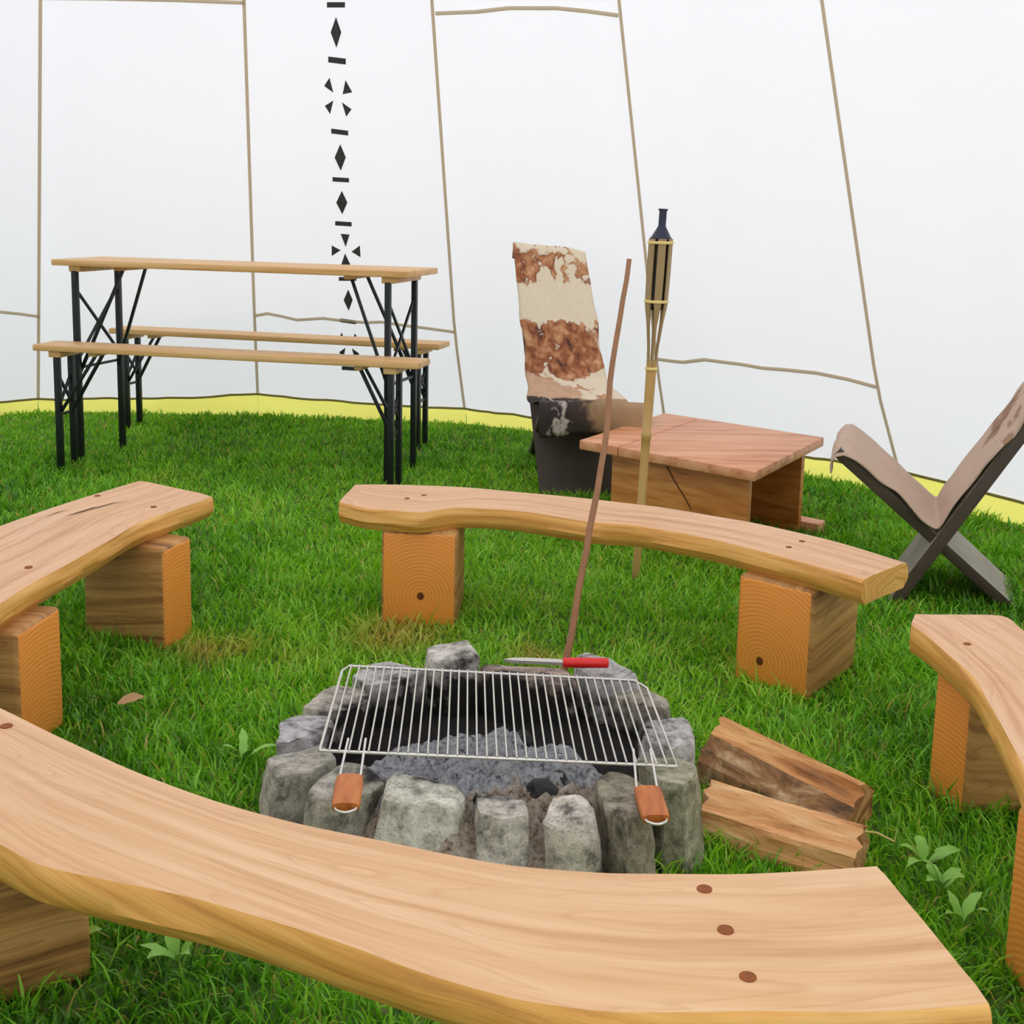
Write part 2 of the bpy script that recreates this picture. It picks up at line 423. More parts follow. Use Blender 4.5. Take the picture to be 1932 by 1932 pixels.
# ------------------------------------------------------------------ curved log benches
SEAT_Z, SEAT_T = .295, .056
def resample(pts, n):
    L = [0]
    for a, b in zip(pts[:-1], pts[1:]): L.append(L[-1] + (b - a).length)
    out = []
    for k in range(n):
        d = L[-1] * k / (n - 1); j = 0
        while j < len(L) - 2 and L[j + 1] < d: j += 1
        u = (d - L[j]) / max(1e-9, L[j + 1] - L[j])
        p0 = pts[max(j - 1, 0)]; p1 = pts[j]; p2 = pts[j + 1]; p3 = pts[min(j + 2, len(pts) - 1)]
        lin_ = p1.lerp(p2, u)
        cr = .5 * ((2 * p1) + (p2 - p0) * u + (2 * p0 - 5 * p1 + 4 * p2 - p3) * u * u + (3 * p1 - p0 - 3 * p2 + p3) * u ** 3)
        out.append(lin_.lerp(cr, .7))
    return out
def bench_plank(root, inner, outer, seed, topmat, N=72):
    I = resample([at(*p, SEAT_Z) for p in inner], N); O = resample([at(*p, SEAT_Z) for p in outer], N)
    vs_, uv, prof = [], [], None
    M = 9
    s = 0.0
    for k in range(N):
        if k: s += ((I[k] + O[k]) / 2 - (I[k - 1] + O[k - 1]) / 2).length
        e = (O[k] - I[k]); W = e.length; e.normalize()
        def jit(q, amp): return amp * noise.noise(V(s * 6 + seed * 11, q * 3.1, seed))
        t = SEAT_T
        sec = []
        r = .007
        # inner edge (bulging live edge), top, outer edge, bottom
        for a, z in [(.012, -t), (.001, -t + .012), (-.006, -t * .6), (-.004, -t * .3), (-.001, -r), (.0025, -.002)]:
            sec.append((a + jit(a * 40 + z * 30, .005), z + jit(z * 60 + 3, .0015)))
        for j in range(1, M):
            sec.append((W * j / M, .0010 * noise.noise(V(s * 5, j * .7, seed)) + .0006))
        for a, z in [(-.0025, -.002), (.002, -r), (.007, -t * .3), (.009, -t * .6), (.002, -t + .012), (-.012, -t)]:
            sec.append((W + a + jit(a * 40 + z * 30 + 9, .006), z + jit(z * 60 + 5, .0015)))
        for j in range(4, 0, -1):
            sec.append((.012 + (W - .024) * j / 5, -t))
        prof = len(sec); acc = 0; last = None
        for a, z in sec:
            p = I[k] + e * a; p.z = SEAT_Z + z
            if last is not None: acc += math.hypot(a - last[0], z - last[1])
            last = (a, z)
            vs_.append(p); uv.append((s, acc + seed * .37))
    fs, mi = [], []
    for k in range(N - 1):
        for j in range(prof):
            a = k * prof + j; b = k * prof + (j + 1) % prof
            fs.append((a, b, b + prof, a + prof))
            mi.append(0 if 5 <= j <= 5 + M - 1 else 1)
    fs.append(tuple(range(prof))[::-1]); mi.append(2)
    fs.append(tuple((N - 1) * prof + j for j in range(prof))); mi.append(2)
    o = wmesh('seat_plank', vs_, fs, [topmat, M_EDGE, M_EDGE], root, 38, uv, mi)
    return o
def stump(root, a, e, d, w, L, h, seed, label=None):
    """squared beam block: base corner a, end-face direction e, axis direction d"""
    e = Vector((e[0], e[1], 0)).normalized(); d = Vector((d[0], d[1], 0)).normalized(); a = Vector((a[0], a[1], -.01))
    bm = bmesh.new()
    cs = [a, a + e * w, a + e * w + d * L, a + d * L]
    v = [bm.verts.new(p) for p in cs] + [bm.verts.new(p + V(0, 0, h + .01)) for p in cs]
    for f in ((0, 3, 2, 1), (4, 5, 6, 7), (0, 1, 5, 4), (1, 2, 6, 5), (2, 3, 7, 6), (3, 0, 4, 7)): bm.faces.new([v[i] for i in f])
    bmesh.ops.bevel(bm, geom=bm.edges[:], offset=.012, segments=3, affect='EDGES', profile=.5)
    bmesh.ops.recalc_face_normals(bm, faces=bm.faces[:])
    uvl = bm.loops.layers.uv.new('UVMap')
    cx = w * (.45 + .1 * math.sin(seed * 2.3)); cz = h * (.28 + .08 * math.sin(seed * 1.7)) if seed < 3 else -.05 - .03 * (seed % 3)
    for f in bm.faces:
        end = abs(f.normal.dot(d)) > .75
        f.material_index = 1 if end else 0
        for lp in f.loops:
            q = lp.vert.co - a; x = q.dot(e); y = q.dot(d); z = q.z
            if end: lp[uvl].uv = ((x - cx), (z - cz))
            elif abs(f.normal.z) > .7: lp[uvl].uv = (y + seed, x + .5)
            else: lp[uvl].uv = (y + seed, z + x)
    inv = (Matrix.Translation(root.location)).inverted()
    bmesh.ops.transform(bm, matrix=inv, verts=bm.verts[:])
    return from_bm('support_block', bm, [M_SIDE, M_END], root, 40)
def plugs(root, px, r=.0095):
    for x, y in px:
        c = at(x, y, SEAT_Z); bm = bmesh.new()
        bmesh.ops.create_cone(bm, cap_ends=True, segments=18, radius1=r, radius2=r * .94, depth=.003)
        bmesh.ops.translate(bm, verts=bm.verts[:], vec=c - root.location + V(0, 0, .0003))
        from_bm('wood_plug', bm, M_PLUG, root, 40)

G_B = 'curved log benches around the fire pit'
# far bench
far = thing('log_bench', (.15, 2.78, 0), 'curved log bench beyond the fire pit, in front of the small box table', 'bench', G_B)
bench_plank(far, [(640, 946), (690, 958), (740, 962), (794, 966), (863, 957), (968, 962), (1113, 984), (1200, 991), (1345, 1017), (1490, 1054), (1629, 1093)],
            [(672, 913), (740, 913), (800, 914), (880, 918), (968, 925), (1113, 939), (1250, 955), (1400, 980), (1520, 1006), (1640, 1038), (1712, 1060)], 1, M_TOP2)
stump(far, (-.314, 2.90), (1, 0), (.04, 1), .187, .24, .239, 1)
stump(far, (.51, 2.612), (.137, -.122), (.181, .24), .185, .27, .239, 2)
plugs(far, [(800, 935), (768, 941), (1488, 1033), (1513, 1022)], .007)
# left bench
left = thing('log_bench', (-1.05, 2.6, 0), 'curved log bench at the left edge, cracked top, end pointing to the beer table', 'bench', G_B)
bench_plank(left, [(401, 936), (377, 946), (323, 964), (256, 989), (188, 1029), (121, 1067), (54, 1104), (0, 1138), (-90, 1203), (-150, 1262)],
            [(262, 906), (225, 916), (188, 928), (108, 953), (54, 971), (0, 990), (-90, 1028), (-180, 1075), (-280, 1140), (-330, 1195)], 2, M_TOP2)
stump(left, (-.79, 2.70), (.26, .965), (-.9, .42), .125, .25, .239, 3)
stump(left, (-.895, 2.13), (.12, .99), (-.99, .12), .165, .26, .239, 4)
plugs(left, [(290, 957), (184, 936), (54, 1071)], .008)
def crack(root, px, z, w):
    pts = [at(*p, z) for p in px]; vs_, fs = [], []
    for k, p in enumerate(pts):
        d = (pts[min(k + 1, len(pts) - 1)] - pts[max(k - 1, 0)]).normalized(); sd = V(-d.y, d.x, 0) * w * .5 * (math.sin(math.pi * (k + .2) / (len(pts) - .6)))
        vs_ += [p - sd, p + sd]
    for k in range(len(pts) - 1): fs.append((2 * k, 2 * k + 1, 2 * k + 3, 2 * k + 2))
    wmesh('drying_crack', vs_, fs, M_CRACK, root)
crack(left, [(122, 973), (140, 969), (160, 963), (178, 957), (196, 954)], SEAT_Z + .0022, .006)
crack(left, [(172, 962), (192, 955), (212, 949), (240, 945)], SEAT_Z + .0022, .005)
crack(left, [(85, 975), (110, 966), (128, 962)], SEAT_Z + .0022, .004)
# right bench
right = thing('log_bench', (.85, 1.8, 0), 'curved log bench at the right edge, cut off by the picture border', 'bench', G_B)
bench_plank(right, [(1719, 1177), (1745, 1196), (1772, 1218), (1833, 1275), (1870, 1333), (1903, 1394), (1932, 1454), (1952, 1530), (1962, 1620), (1966, 1720)],
            [(1728, 1157), (1800, 1157), (1895, 1160), (1932, 1186), (2010, 1240), (2080, 1320), (2140, 1420), (2190, 1540), (2230, 1680), (2250, 1800)], 3, M_TOP2)
stump(right, (.769, 2.085), (.32, -.95), (.97, .2), .10, .18, .239, 5)
stump(right, (.70, 1.56), (.1, -.99), (.99, .1), .16, .17, .239, 6)
plugs(right, [(1825, 1216)], .007)
# front bench
front = thing('log_bench', (0, 1.25, 0), 'curved log bench nearest the viewer with three large wood plugs', 'bench', G_B)
bench_plank(front, [(-150, 1235), (-70, 1292), (0, 1332), (124, 1392), (248, 1449), (398, 1504), (596, 1558), (795, 1598), (960, 1625), (1161, 1643), (1362, 1645), (1564, 1635), (1652, 1629)],
            [(-230, 1440), (-120, 1530), (0, 1592), (75, 1629), (199, 1659), (398, 1703), (596, 1763), (795, 1833), (960, 1880), (1035, 1893), (1161, 1907), (1413, 1909), (1664, 1904), (1868, 1892)], 4, M_TOP)
stump(front, (-.545, 1.49), (-.53, .84), (-.84, -.53), .17, .22, .239, 7)
stump(front, (.22, 1.20), (1, .02), (0, -1), .17, .14, .239, 8)
plugs(front, [(1329, 1679), (1369, 1756), (1411, 1845), (12, 1371)], .0088)

# ------------------------------------------------------------------ beer table and benches
def folding(name, c, yaw, L, W, h, inset, label, cat, brace, t=.024, group=None, a2=None):
    root = thing(name, c, label, cat, group, yaw); a2 = a2 or inset
    bm = bmesh.new(); nb = 1
    add_box(bm, (0, 0, h - t / 2), (L, W, t), None, .004); from_bm('top_board', bm, M_PALE, root, 35)
    lw = .02
    for sgn in (-1, 1):
        x = sgn * (L / 2 - (inset if sgn < 0 else a2)); y = W / 2 - .03
        bm = bmesh.new(); add_box(bm, (x, 0, h - t - .012), (.05, W * .86, .024), None, .003); from_bm('cleat', bm, M_PALE, root, 35)
        bm = bmesh.new(); xi = sgn * (L / 2 - inset - brace); add_box(bm, (xi, 0, h - t - .008), (.03, W * .7, .016), None, .002); from_bm('hinge_cleat', bm, M_PALE, root, 35)
        for yy in (-y, y):
            bm = bmesh.new(); add_bar(bm, (x, yy, -.01), (x, yy, h - t - .02), lw, lw * 1.25, (1, 0, 0), .002)
            from_bm('leg', bm, M_STEEL, root, 35)
            bm = bmesh.new(); add_bar(bm, (x, yy * .9, h * .44), (xi, yy * .55, h - t - .015), .010, .014, None, .001)
            from_bm('brace', bm, M_STEEL, root, 35)
        zt, zb = h - t - .09, h * .5
        for (ya, za, yb, zb_) in ((-y, zt, y, zb), (-y, zb, y, zt), (-y, zb - .03, y, zb - .03)):
            bm = bmesh.new(); add_bar(bm, (x, ya, za), (x, yb, zb_), .008, .010, (1, 0, 0)); from_bm('cross_brace', bm, M_STEEL, root, 35)
    return root
folding('beer_table', (-1.061, 4.80, 0), -.245, 1.474, .363, .796, .085, 'tall folding beer table with pale pine top and dark steel legs', 'table', .17)
folding('beer_bench', (-1.067, 4.53, 0), -.206, 1.527, .156, .481, .084, 'folding beer bench on the near side of the beer table', 'bench', .15, group='folding beer benches', a2=.11)
folding('beer_bench', (-1.061, 5.417, 0), -.243, 1.574, .162, .455, .067, 'folding beer bench on the far side of the beer table, by the tent wall', 'bench', .13, group='folding beer benches', a2=.1)

# ------------------------------------------------------------------ small box table
bx = thing('box_table', (.62, 3.82, 0), 'low square wooden box table with overhanging board top', 'table')
cL, cF, cR, cB = at(1093, 830, .31), at(1425, 890, .31), at(1555, 825, .31), at(1260, 790, .31)
cB = cL + (cR - cF)
def quad(u, v, z): p = cL.lerp(cF, u).lerp(cB.lerp(cR, u), v); return V(p.x, p.y, z)
ZT, TT = .31, .03
for u0, u1 in ((0, .238), (.242, 1)):
    hexa('top_board', [quad(u0, 0, ZT - TT), quad(u1, 0, ZT - TT), quad(u1, 1, ZT - TT), quad(u0, 1, ZT - TT), quad(u0, 0, ZT), quad(u1, 0, ZT), quad(u1, 1, ZT), quad(u0, 1, ZT)], M_BOX, bx, .004)
for v0 in (.10, .86):
    hexa('side_panel', [quad(.15, v0, -.01), quad(.93, v0, -.01), quad(.93, v0 + .05, -.01), quad(.15, v0 + .05, -.01), quad(.15, v0, ZT - TT - .001), quad(.93, v0, ZT - TT - .001), quad(.93, v0 + .05, ZT - TT - .001), quad(.15, v0 + .05, ZT - TT - .001)], M_BOXB, bx, .003)
hexa('cross_panel', [quad(.5, .151, -.01), quad(.55, .151, -.01), quad(.55, .859, -.01), quad(.5, .859, -.01), quad(.5, .151, ZT - TT - .001), quad(.55, .151, ZT - TT - .001), quad(.55, .859, ZT - TT - .001), quad(.5, .859, ZT - TT - .001)], M_BOXB, bx, .003)
hexa('foot_board', [quad(.60, .915, -.01), quad(1.03, .915, -.01), quad(1.03, 1.02, -.01), quad(.60, 1.02, -.01), quad(.60, .915, .03), quad(1.03, .915, .03), quad(1.03, 1.02, .03), quad(.60, 1.02, .03)], M_BOX, bx, .003)
# crack running down the front panel
A_, B_ = quad(.15, .10, 0), quad(.93, .10, 0)
nf = (B_ - A_).cross(V(0, 0, 1)).normalized()
if nf.dot(EYEP - A_) < 0: nf = -nf
def on_panel(x, y):
    d = ray(x, y); k = (A_ - EYEP).dot(nf) / d.dot(nf); return EYEP + d * k + nf * .0015
cp = [on_panel(1258, 878), on_panel(1270, 902), on_panel(1282, 922), on_panel(1292, 938), on_panel(1305, 962)]
vs_, fs = [], []
for k, p in enumerate(cp):
    w = .0022
    sd = (cp[min(k + 1, 4)] - cp[max(k - 1, 0)]).normalized().cross(nf) * w
    vs_ += [p - sd, p + sd]
for k in range(4): fs.append((2 * k, 2 * k + 1, 2 * k + 3, 2 * k + 2))
wmesh('panel_crack', vs_, fs, M_CRACK, bx)

# ------------------------------------------------------------------ crossed-plank chairs with hides
def slab(name, a, b, wv, thick, mats, parent, nside, bevel=.004):
    """plank from a to b (centre line of its upper face), full width vector wv at both ends (pair allowed), thickness away from nside"""
    a = Vector(a); b = Vector(b); w0, w1 = wv if isinstance(wv, tuple) else (wv, wv)
    n = (b - a).cross(w0).normalized()
    if n.dot(nside) < 0: n = -n
    lo = -n * thick
    return hexa(name, [a - w0 / 2 + lo, a + w0 / 2 + lo, b + w1 / 2 + lo, b - w1 / 2 + lo, a - w0 / 2, a + w0 / 2, b + w1 / 2, b - w1 / 2], mats, parent, bevel), n
def hide_mat(name, dark_seat):
    t = NT(name)
    tc = t.n('ShaderNodeTexCoord'); sep = t.n('ShaderNodeSeparateXYZ'); t.l(tc.outputs['UV'], sep.inputs[0])
    u, v = sep.outputs['X'], sep.outputs['Y']
    mp = t.coord('UV', (2.4, 7.0, 1)); n = t.noise(mp, 1.0, 5, .6, .6)
    mp2 = t.coord('UV', (7, 22, 1)); n2 = t.noise(mp2, 1.0, 4, .6, .4)
    mp3 = t.coord('UV', (60, 40, 1)); n3 = t.noise(mp3, 1.0, 3)
    band = t.ramp(v, dark_seat['band'])
    side = t.math('MULTIPLY', t.math('SUBTRACT', .5, u), dark_seat['side'])
    m = t.math('ADD', t.math('ADD', t.math('ADD', t.math('MULTIPLY', t.math('SUBTRACT', n, .5), 1.1), t.math('MULTIPLY', t.math('SUBTRACT', n2, .5), .8)), side), band)
    mask = t.ramp(m, [(.47, (0, 0, 0)), (.53, (1, 1, 1))])
    cream = t.mix(n3, lin(dark_seat['c0']), lin(dark_seat['c1']))
    brown = t.ramp(n2, [(.34, lin(dark_seat['b0'])), (.5, lin(dark_seat['b1'])), (.68, lin(dark_seat['b2']))])
    col = t.mix(mask, cream, brown)
    if 'tan' in dark_seat:
        tv = t.ramp(v, dark_seat['tan'])
        tm = t.math('ADD', t.math('ADD', tv, t.math('MULTIPLY', t.math('SUBTRACT', .5, u), .9)), t.math('MULTIPLY', t.math('SUBTRACT', n, .5), .7))
        col = t.mix(t.ramp(tm, [(.48, (0, 0, 0)), (.56, (1, 1, 1))]), col, t.mix(n2, lin((212, 178, 146)), lin((178, 136, 104))))
    dk = t.ramp(v, dark_seat['seat'])
    dkm = t.ramp(t.math('ADD', t.math('MULTIPLY', t.math('SUBTRACT', n, .5), .9), dk), [(.46, (0, 0, 0)), (.56, (1, 1, 1))])
    seatcol = t.ramp(t.math('ADD', u, t.math('MULTIPLY', t.math('SUBTRACT', n2, .5), .5)), dark_seat['seatcols'])
    col = t.mix(dkm, col, seatcol)
    t.bump(n3, .35, .004)
    return t.done(col, .8)
HIDE1 = hide_mat('brown_white_cowhide', dict(side=.10, tan=[(0, (0, 0, 0)), (.46, (0, 0, 0)), (.54, (.5, .5, .5)), (.62, (.6, .6, .6)), (1, (.6, .6, .6))], c0=(236, 222, 196), c1=(214, 196, 166), b0=(74, 38, 26), b1=(160, 96, 56), b2=(210, 162, 116),
    band=[(.0, (.55, .55, .55)), (.06, (.45, .45, .45)), (.1, (.58, .58, .58)), (.17, (.58, .58, .58)), (.21, (.2, .2, .2)), (.28, (.2, .2, .2)), (.33, (.66, .66, .66)), (.46, (.66, .66, .66)), (.52, (.44, .44, .44)), (.62, (.46, .46, .46)), (1, (.5, .5, .5))],
    seat=[(0, (0, 0, 0)), (.6, (0, 0, 0)), (.68, (.9, .9, .9)), (1, (1, 1, 1))],
    seatcols=[(0.0, lin((46, 36, 30))), (.14, lin((40, 30, 26))), (.2, lin((190, 176, 164))), (.26, lin((40, 30, 26))), (.44, lin((60, 44, 34))), (.56, lin((150, 118, 84))), (.9, lin((168, 136, 100)))]))
HIDE2 = hide_mat('tan_cowhide', dict(side=-.2, c0=(206, 180, 158), c1=(180, 150, 130), b0=(92, 62, 48), b1=(146, 108, 82), b2=(178, 140, 110),
    band=[(.0, (.5, .5, .5)), (.2, (.6, .6, .6)), (.3, (.3, .3, .3)), (.45, (.56, .56, .56)), (.55, (.1, .1, .1)), (1, (.0, .0, .0))],
    seat=[(0, (0, 0, 0)), (1, (0, 0, 0))], seatcols=[(0, lin((180, 150, 130))), (1, lin((180, 150, 130)))]))
def hide(name, prof, widths, wdir, label, mat, n_up, seed, amp=.006, hang=None):
    """prof: list of points down the middle of the hide (top of the back first); wdir: unit width; widths per point as (left, right)"""
    NL, NW = 90, 20
    pr = resample(prof, NL)
    def wid(k):
        f = k / (NL - 1) * (len(widths) - 1); j = min(int(f), len(widths) - 2); q = f - j
        return [widths[j][c] * (1 - q) + widths[j + 1][c] * q for c in (0, 1)]
    vs_, uv, fs = [], [], []
    for k in range(NL):
        d = (pr[min(k + 1, NL - 1)] - pr[max(k - 1, 0)]).normalized()
        n = d.cross(wdir).normalized()
        if n.dot(n_up) < 0: n = -n
        wl, wr = wid(k)
        for j in range(NW + 1):
            u = j / NW; x = -wl + (wl + wr) * u
            ed = 1 - abs(u - .5) * 2
            jl = noise.noise(V(k * .13, seed, 2.2)) * .012 * (1 if u > .5 else -1) * (1 - min(1, ed * 4))
            h = .006 + amp * noise.noise(V(u * 3.2, k * .09, seed)) + amp * .5 * noise.noise(V(u * 7, k * .21, seed + 3))
            p = pr[k] + wdir * (x + jl) + n * max(.002, h)
            if hang: p = p + hang(k / (NL - 1), u)
            vs_.append(p); uv.append((u, k / (NL - 1)))
    for k in range(NL - 1):
        for j in range(NW):
            q = k * (NW + 1) + j; fs.append((q, q + 1, q + NW + 2, q + NW + 1))
    o = wmesh(name, vs_, fs, mat, None, 60, uv)
    sm = o.modifiers.new('thickness', 'SOLIDIFY'); sm.thickness = .004; sm.offset = 1
    tag(o, label, 'hide', 'hides on the plank chairs')
    return o
# chair facing the viewer
ch1 = thing('plank_chair', (.24, 4.5, 0), 'crossed-plank chair facing the viewer, dark legs behind the far log bench', 'chair', 'crossed-plank chairs')
F1 = V(.262, 4.385, -.01); T1 = at_depth(1036, 470, 4.93)
w1 = V(.297, -.012, 0); w1t = V(.290, -.012, -.022)
_, nb = slab('back_plank', F1, T1, (w1 * 1.02, w1t), .032, M_DARKW, ch1, V(0, -1, .3))
Cx = F1.lerp(T1, .27)
S1 = V(.268, 4.10, .372)
dirS = (S1 - Cx); R1 = Cx - dirS * ((Cx.z + .01) / dirS.z) * 1.0
_, ns = slab('seat_plank', S1, R1, (w1 * 1.16, w1 * .55), .03, M_DARKW, ch1, V(0, -.3, 1))
Cm = Cx + nb * .03 + ns * .012
def hang1(k, u):
    return V(0, 0, -.06 * max(0, .42 - u) * max(0, (k - .86) / .14) - .024 * (u - .5) * max(0, 1 - k * 3) - (.03 * max(0, u - .8) / .2 * max(0, 1 - k * 14)))
hide('cowhide', [T1 - nb * .04 - V(0, 0, .03), T1 + V(0, 0, .006) - nb * .018, T1 + nb * .004 - V(0, 0, .004), T1.lerp(Cx, .25) + nb * .004, T1.lerp(Cx, .5) + nb * .004, T1.lerp(Cx, .75) + nb * .006, Cm + V(0, .0, .09) + nb * .01,
                 Cm.lerp(S1, .35) + ns * .03, Cm.lerp(S1, .7) + ns * .012, S1 + ns * .008, S1 + V(.0, -.022, -.008), S1 + V(.0, -.03, -.045), S1 + V(.0, -.026, -.085)],
     [(.146, .146), (.148, .148), (.148, .148), (.147, .147), (.146, .148), (.146, .15), (.155, .155), (.172, .175), (.178, .185), (.178, .19), (.178, .192), (.178, .192), (.172, .192)], V(1, -.04, 0).normalized(),
     'brown and white cowhide over the chair facing the viewer', HIDE1, V(0, -1, .6), 3, .005, hang1)
# chair at the right, seen from the side
ch2 = thing('plank_chair', (1.22, 3.35, 0), 'crossed-plank chair at the right, seen from the side like an X', 'chair', 'crossed-plank chairs')
ux = V(.992, -.10, 0); wz = V(.105, .315, 0)
P0 = V(1.03, 3.185, 0)
def c2(u, z, w=.5): return P0 + ux * u + wz * w + V(0, 0, z)
F2, T2 = c2(-.005, -.01), c2(.56, .90)
_, nb2 = slab('back_plank', F2, T2, wz, .034, [M_GREYW], ch2, V(-1, 0, .6))
S2, R2 = c2(-.150, .415), c2(.345, -.012)
_, ns2 = slab('seat_plank', S2, R2, (wz * 1.0, wz * .8), .03, [M_GREYW], ch2, V(.5, 0, 1))
for o in ch2.children:
    nn_ = ns2 if o.name.startswith('seat_plank') else nb2
    o.data.materials.append(M_DARKW)
    for f in o.data.polygons:
        if f.normal.dot(nn_) < .7: f.material_index = 1  # upper faces keep the lit grey, all others get painted shade
X2 = F2.lerp(T2, .215)
X2h = X2 + nb2 * .008 + ns2 * .006
def hang2(k, u):
    e = max(0, .22 - u) / .22
    return V(0, 0, -.030 * e * (0.55 + 1.2 * noise.noise(V(k * 11, 1, 4)))) + wz * (-.03 * e)
hide('cowhide', [T2 - nb2 * .03, T2 + V(.002, 0, .006), T2 + nb2 * .004, T2.lerp(X2, .25) + nb2 * .006, T2.lerp(X2, .5) + nb2 * .008, T2.lerp(X2, .75) + nb2 * .010, X2h + (T2 - X2) * .10 + nb2 * .008, X2h + (T2 - X2) * .025 + nb2 * .004,
                 X2h.lerp(S2, .12) + ns2 * .008, X2h.lerp(S2, .5) + ns2 * .014, X2h.lerp(S2, .8) + ns2 * .010, S2 + ns2 * .008, S2 + V(-.018, 0, -.01), S2 + V(-.016, 0, -.05)],
     [(.165, .165)] * 14, wz.normalized(), 'tan cowhide over the side-on chair at the right', HIDE2, V(-.2, 0, 1), 8, .007, hang2)

# ------------------------------------------------------------------ bamboo torch
tb = V(.365, 3.37, 0); tt = V(.398, 3.35, 1.03)
tor = thing('bamboo_torch', tb, 'bamboo garden torch with dark wick tube, standing behind the far bench', 'torch')
ax = (tt - tb).normalized()
def tp(z, r=0.0, a=0.0, rx=1.0): return ax * (z / ax.z) + V(math.cos(a) * r * .8, math.sin(a) * r, 0)
bm = bmesh.new()
zs = [-.02, .1, .198, .2, .215, .217, .36, .40, .402, .418, .42, .52, .62]
rs = [.0115, .0115, .0118, .013, .013, .0118, .0125, .0128, .0145, .0145, .0130, .0138, .0150]
add_tube(bm, [tp(z) for z in zs], rs, 12); from_bm('cane_pole', bm, M_BAMBOO, tor, 40)
for k in range(6):
    a = 2 * math.pi * (k + .5) / 6 - math.pi / 2 + math.pi / 6
    bm = bmesh.new()
    pts = [tp(.60, .014, a), tp(.66, .018, a), tp(.72, .026, a), tp(.775, .034, a), tp(.86, .036, a), tp(.955, .036, a)]
    side = V(-math.sin(a), math.cos(a), 0); out = V(math.cos(a), math.sin(a), 0)
    wds = [.003, .003, .0035, .0095, .0105, .0105]
    rings = []
    for p, w in zip(pts, wds):
        rings.append([bm.verts.new(p + side * sx * w + out * sy * .002) for sx, sy in ((-1, -1), (1, -1), (1, 1), (-1, 1))])
    for q in range(len(rings) - 1):
        for j in range(4): bm.faces.new((rings[q][j], rings[q][(j + 1) % 4], rings[q + 1][(j + 1) % 4], rings[q + 1][j]))
    bm.faces.new(rings[0]); bm.faces.new(rings[-1])
    from_bm('cage_slat', bm, M_SLAT, tor)
def torus(name, z, R, r, mat, parent):
    bm = bmesh.new(); pts = [tp(z, R, 2 * math.pi * k / 24) for k in range(25)]
    add_tube(bm, pts, r, 6); return from_bm(name, bm, mat, parent, 60)
for z, R in ((.945, .040), (.785, .038), (.598, .0175)): torus('rope_band', z, R, .0045, M_ROPE, tor)
bm = bmesh.new(); add_tube(bm, [tp(.762), tp(.77), tp(.94), tp(.952)], [.02, .027, .027, .022], 16); from_bm('oil_can', bm, M_CAN, tor, 40)
bm = bmesh.new(); add_tube(bm, [tp(.952), tp(.956), tp(.962), tp(.985), tp(.99), tp(1.03), tp(1.031), tp(1.036)], [.030, .031, .026, .013, .0105, .0105, .013, .013], 16); from_bm('wick_tube', bm, M_TIN, tor, 40)

# ------------------------------------------------------------------ stick
sb, st = V(.112, 2.475, -.01), at_depth(1182, 489, 2.72)
bm = bmesh.new(); n = 22
pts = [sb.lerp(st, k / (n - 1)) + V(.006 * math.sin(k * .7) * (k / n) + .004 * noise.noise(V(k * .5, 1, 1)) - .022 * math.sin(math.pi * k / (n - 1)) * -.6, 0, 0) for k in range(n)]
add_tube(bm, [p - sb for p in pts], [.0085 - .003 * k / n + .0008 * noise.noise(V(k, 2, 0)) for k in range(n)], 10)
stick = from_bm('poking_stick', bm, M_STICK, None, 50); stick.location = sb
tag(stick, 'long thin brown stick standing upright behind the fire pit', 'stick')

# ------------------------------------------------------------------ fire pit
def hull_stone(name, top_px, h, seed, mat, label, grow=1.06, base=-.03, rough=.0050, dome=.008, splay=.04):
    top = [at(*p, h) for p in top_px]; c = sum(top, Vector()) / len(top)
    bm = bmesh.new(); rr = random.Random(seed)
    radn = V(c.x - PIT.x, c.y - PIT.y, 0).normalized(); splay = splay * max(.0, -radn.y - .25) * 1.33 if radn.y < .3 else .012
    tx, ty = rr.uniform(-.12, .12), rr.uniform(-.05, .12)
    for p in top:
        bm.verts.new((p.x, p.y, h + (p.x - c.x) * tx - (p.y - c.y) * ty - rr.random() * .004))
        q = c + (p - c) * (grow + rr.uniform(-.10, .08)); rad = V(c.x - PIT.x, c.y - PIT.y, 0).normalized(); q = q + rad * splay; bm.verts.new((q.x, q.y, base))
        if rr.random() < .55:
            q = c + (p - c) * (1.08 + rr.uniform(.0, .12)) + V(c.x - PIT.x, c.y - PIT.y, 0).normalized() * splay * .45; bm.verts.new((q.x, q.y, h * rr.uniform(.35, .7)))
    r = bmesh.ops.convex_hull(bm, input=bm.verts[:])
    bmesh.ops.delete(bm, geom=[e for e in r['geom_interior'] if isinstance(e, bmesh.types.BMVert)], context='VERTS')
    bmesh.ops.bevel(bm, geom=bm.edges[:], offset=.0045, segments=1, affect='EDGES', profile=.5, clamp_overlap=True)
    bmesh.ops.triangulate(bm, faces=bm.faces[:])
    for _ in range(3):
        es = [e for e in bm.edges if e.calc_length() > .022]
        if not es: break
        bmesh.ops.subdivide_edges(bm, edges=es, cuts=1); bmesh.ops.triangulate(bm, faces=bm.faces[:])
    bm.normal_update()
    for v in bm.verts:
        q = v.co * 1.0 + V(seed * 3.3, 0, 0)
        v.co += v.normal * (noise.noise(q * 7.5) * rough * 1.8 + noise.noise(q * 16) * rough + noise.noise(q * 42) * rough * .45 + noise.noise(q * 90) * rough * .18)
    o0 = V(c.x, c.y, 0); bmesh.ops.translate(bm, verts=bm.verts[:], vec=-o0)
    o = from_bm(name, bm, mat, None, 28); o.location = o0
    return tag(o, label, 'stone', 'stones ringing the fire pit')
GREY, DK, MOSS = (164, 160, 152), (104, 100, 92), (118, 120, 66)
def sm(k, base=GREY, dark=DK, moss=MOSS, amt=1.2): return stone_mat('pit_stone_%d' % k, base, dark, moss, amt, k)
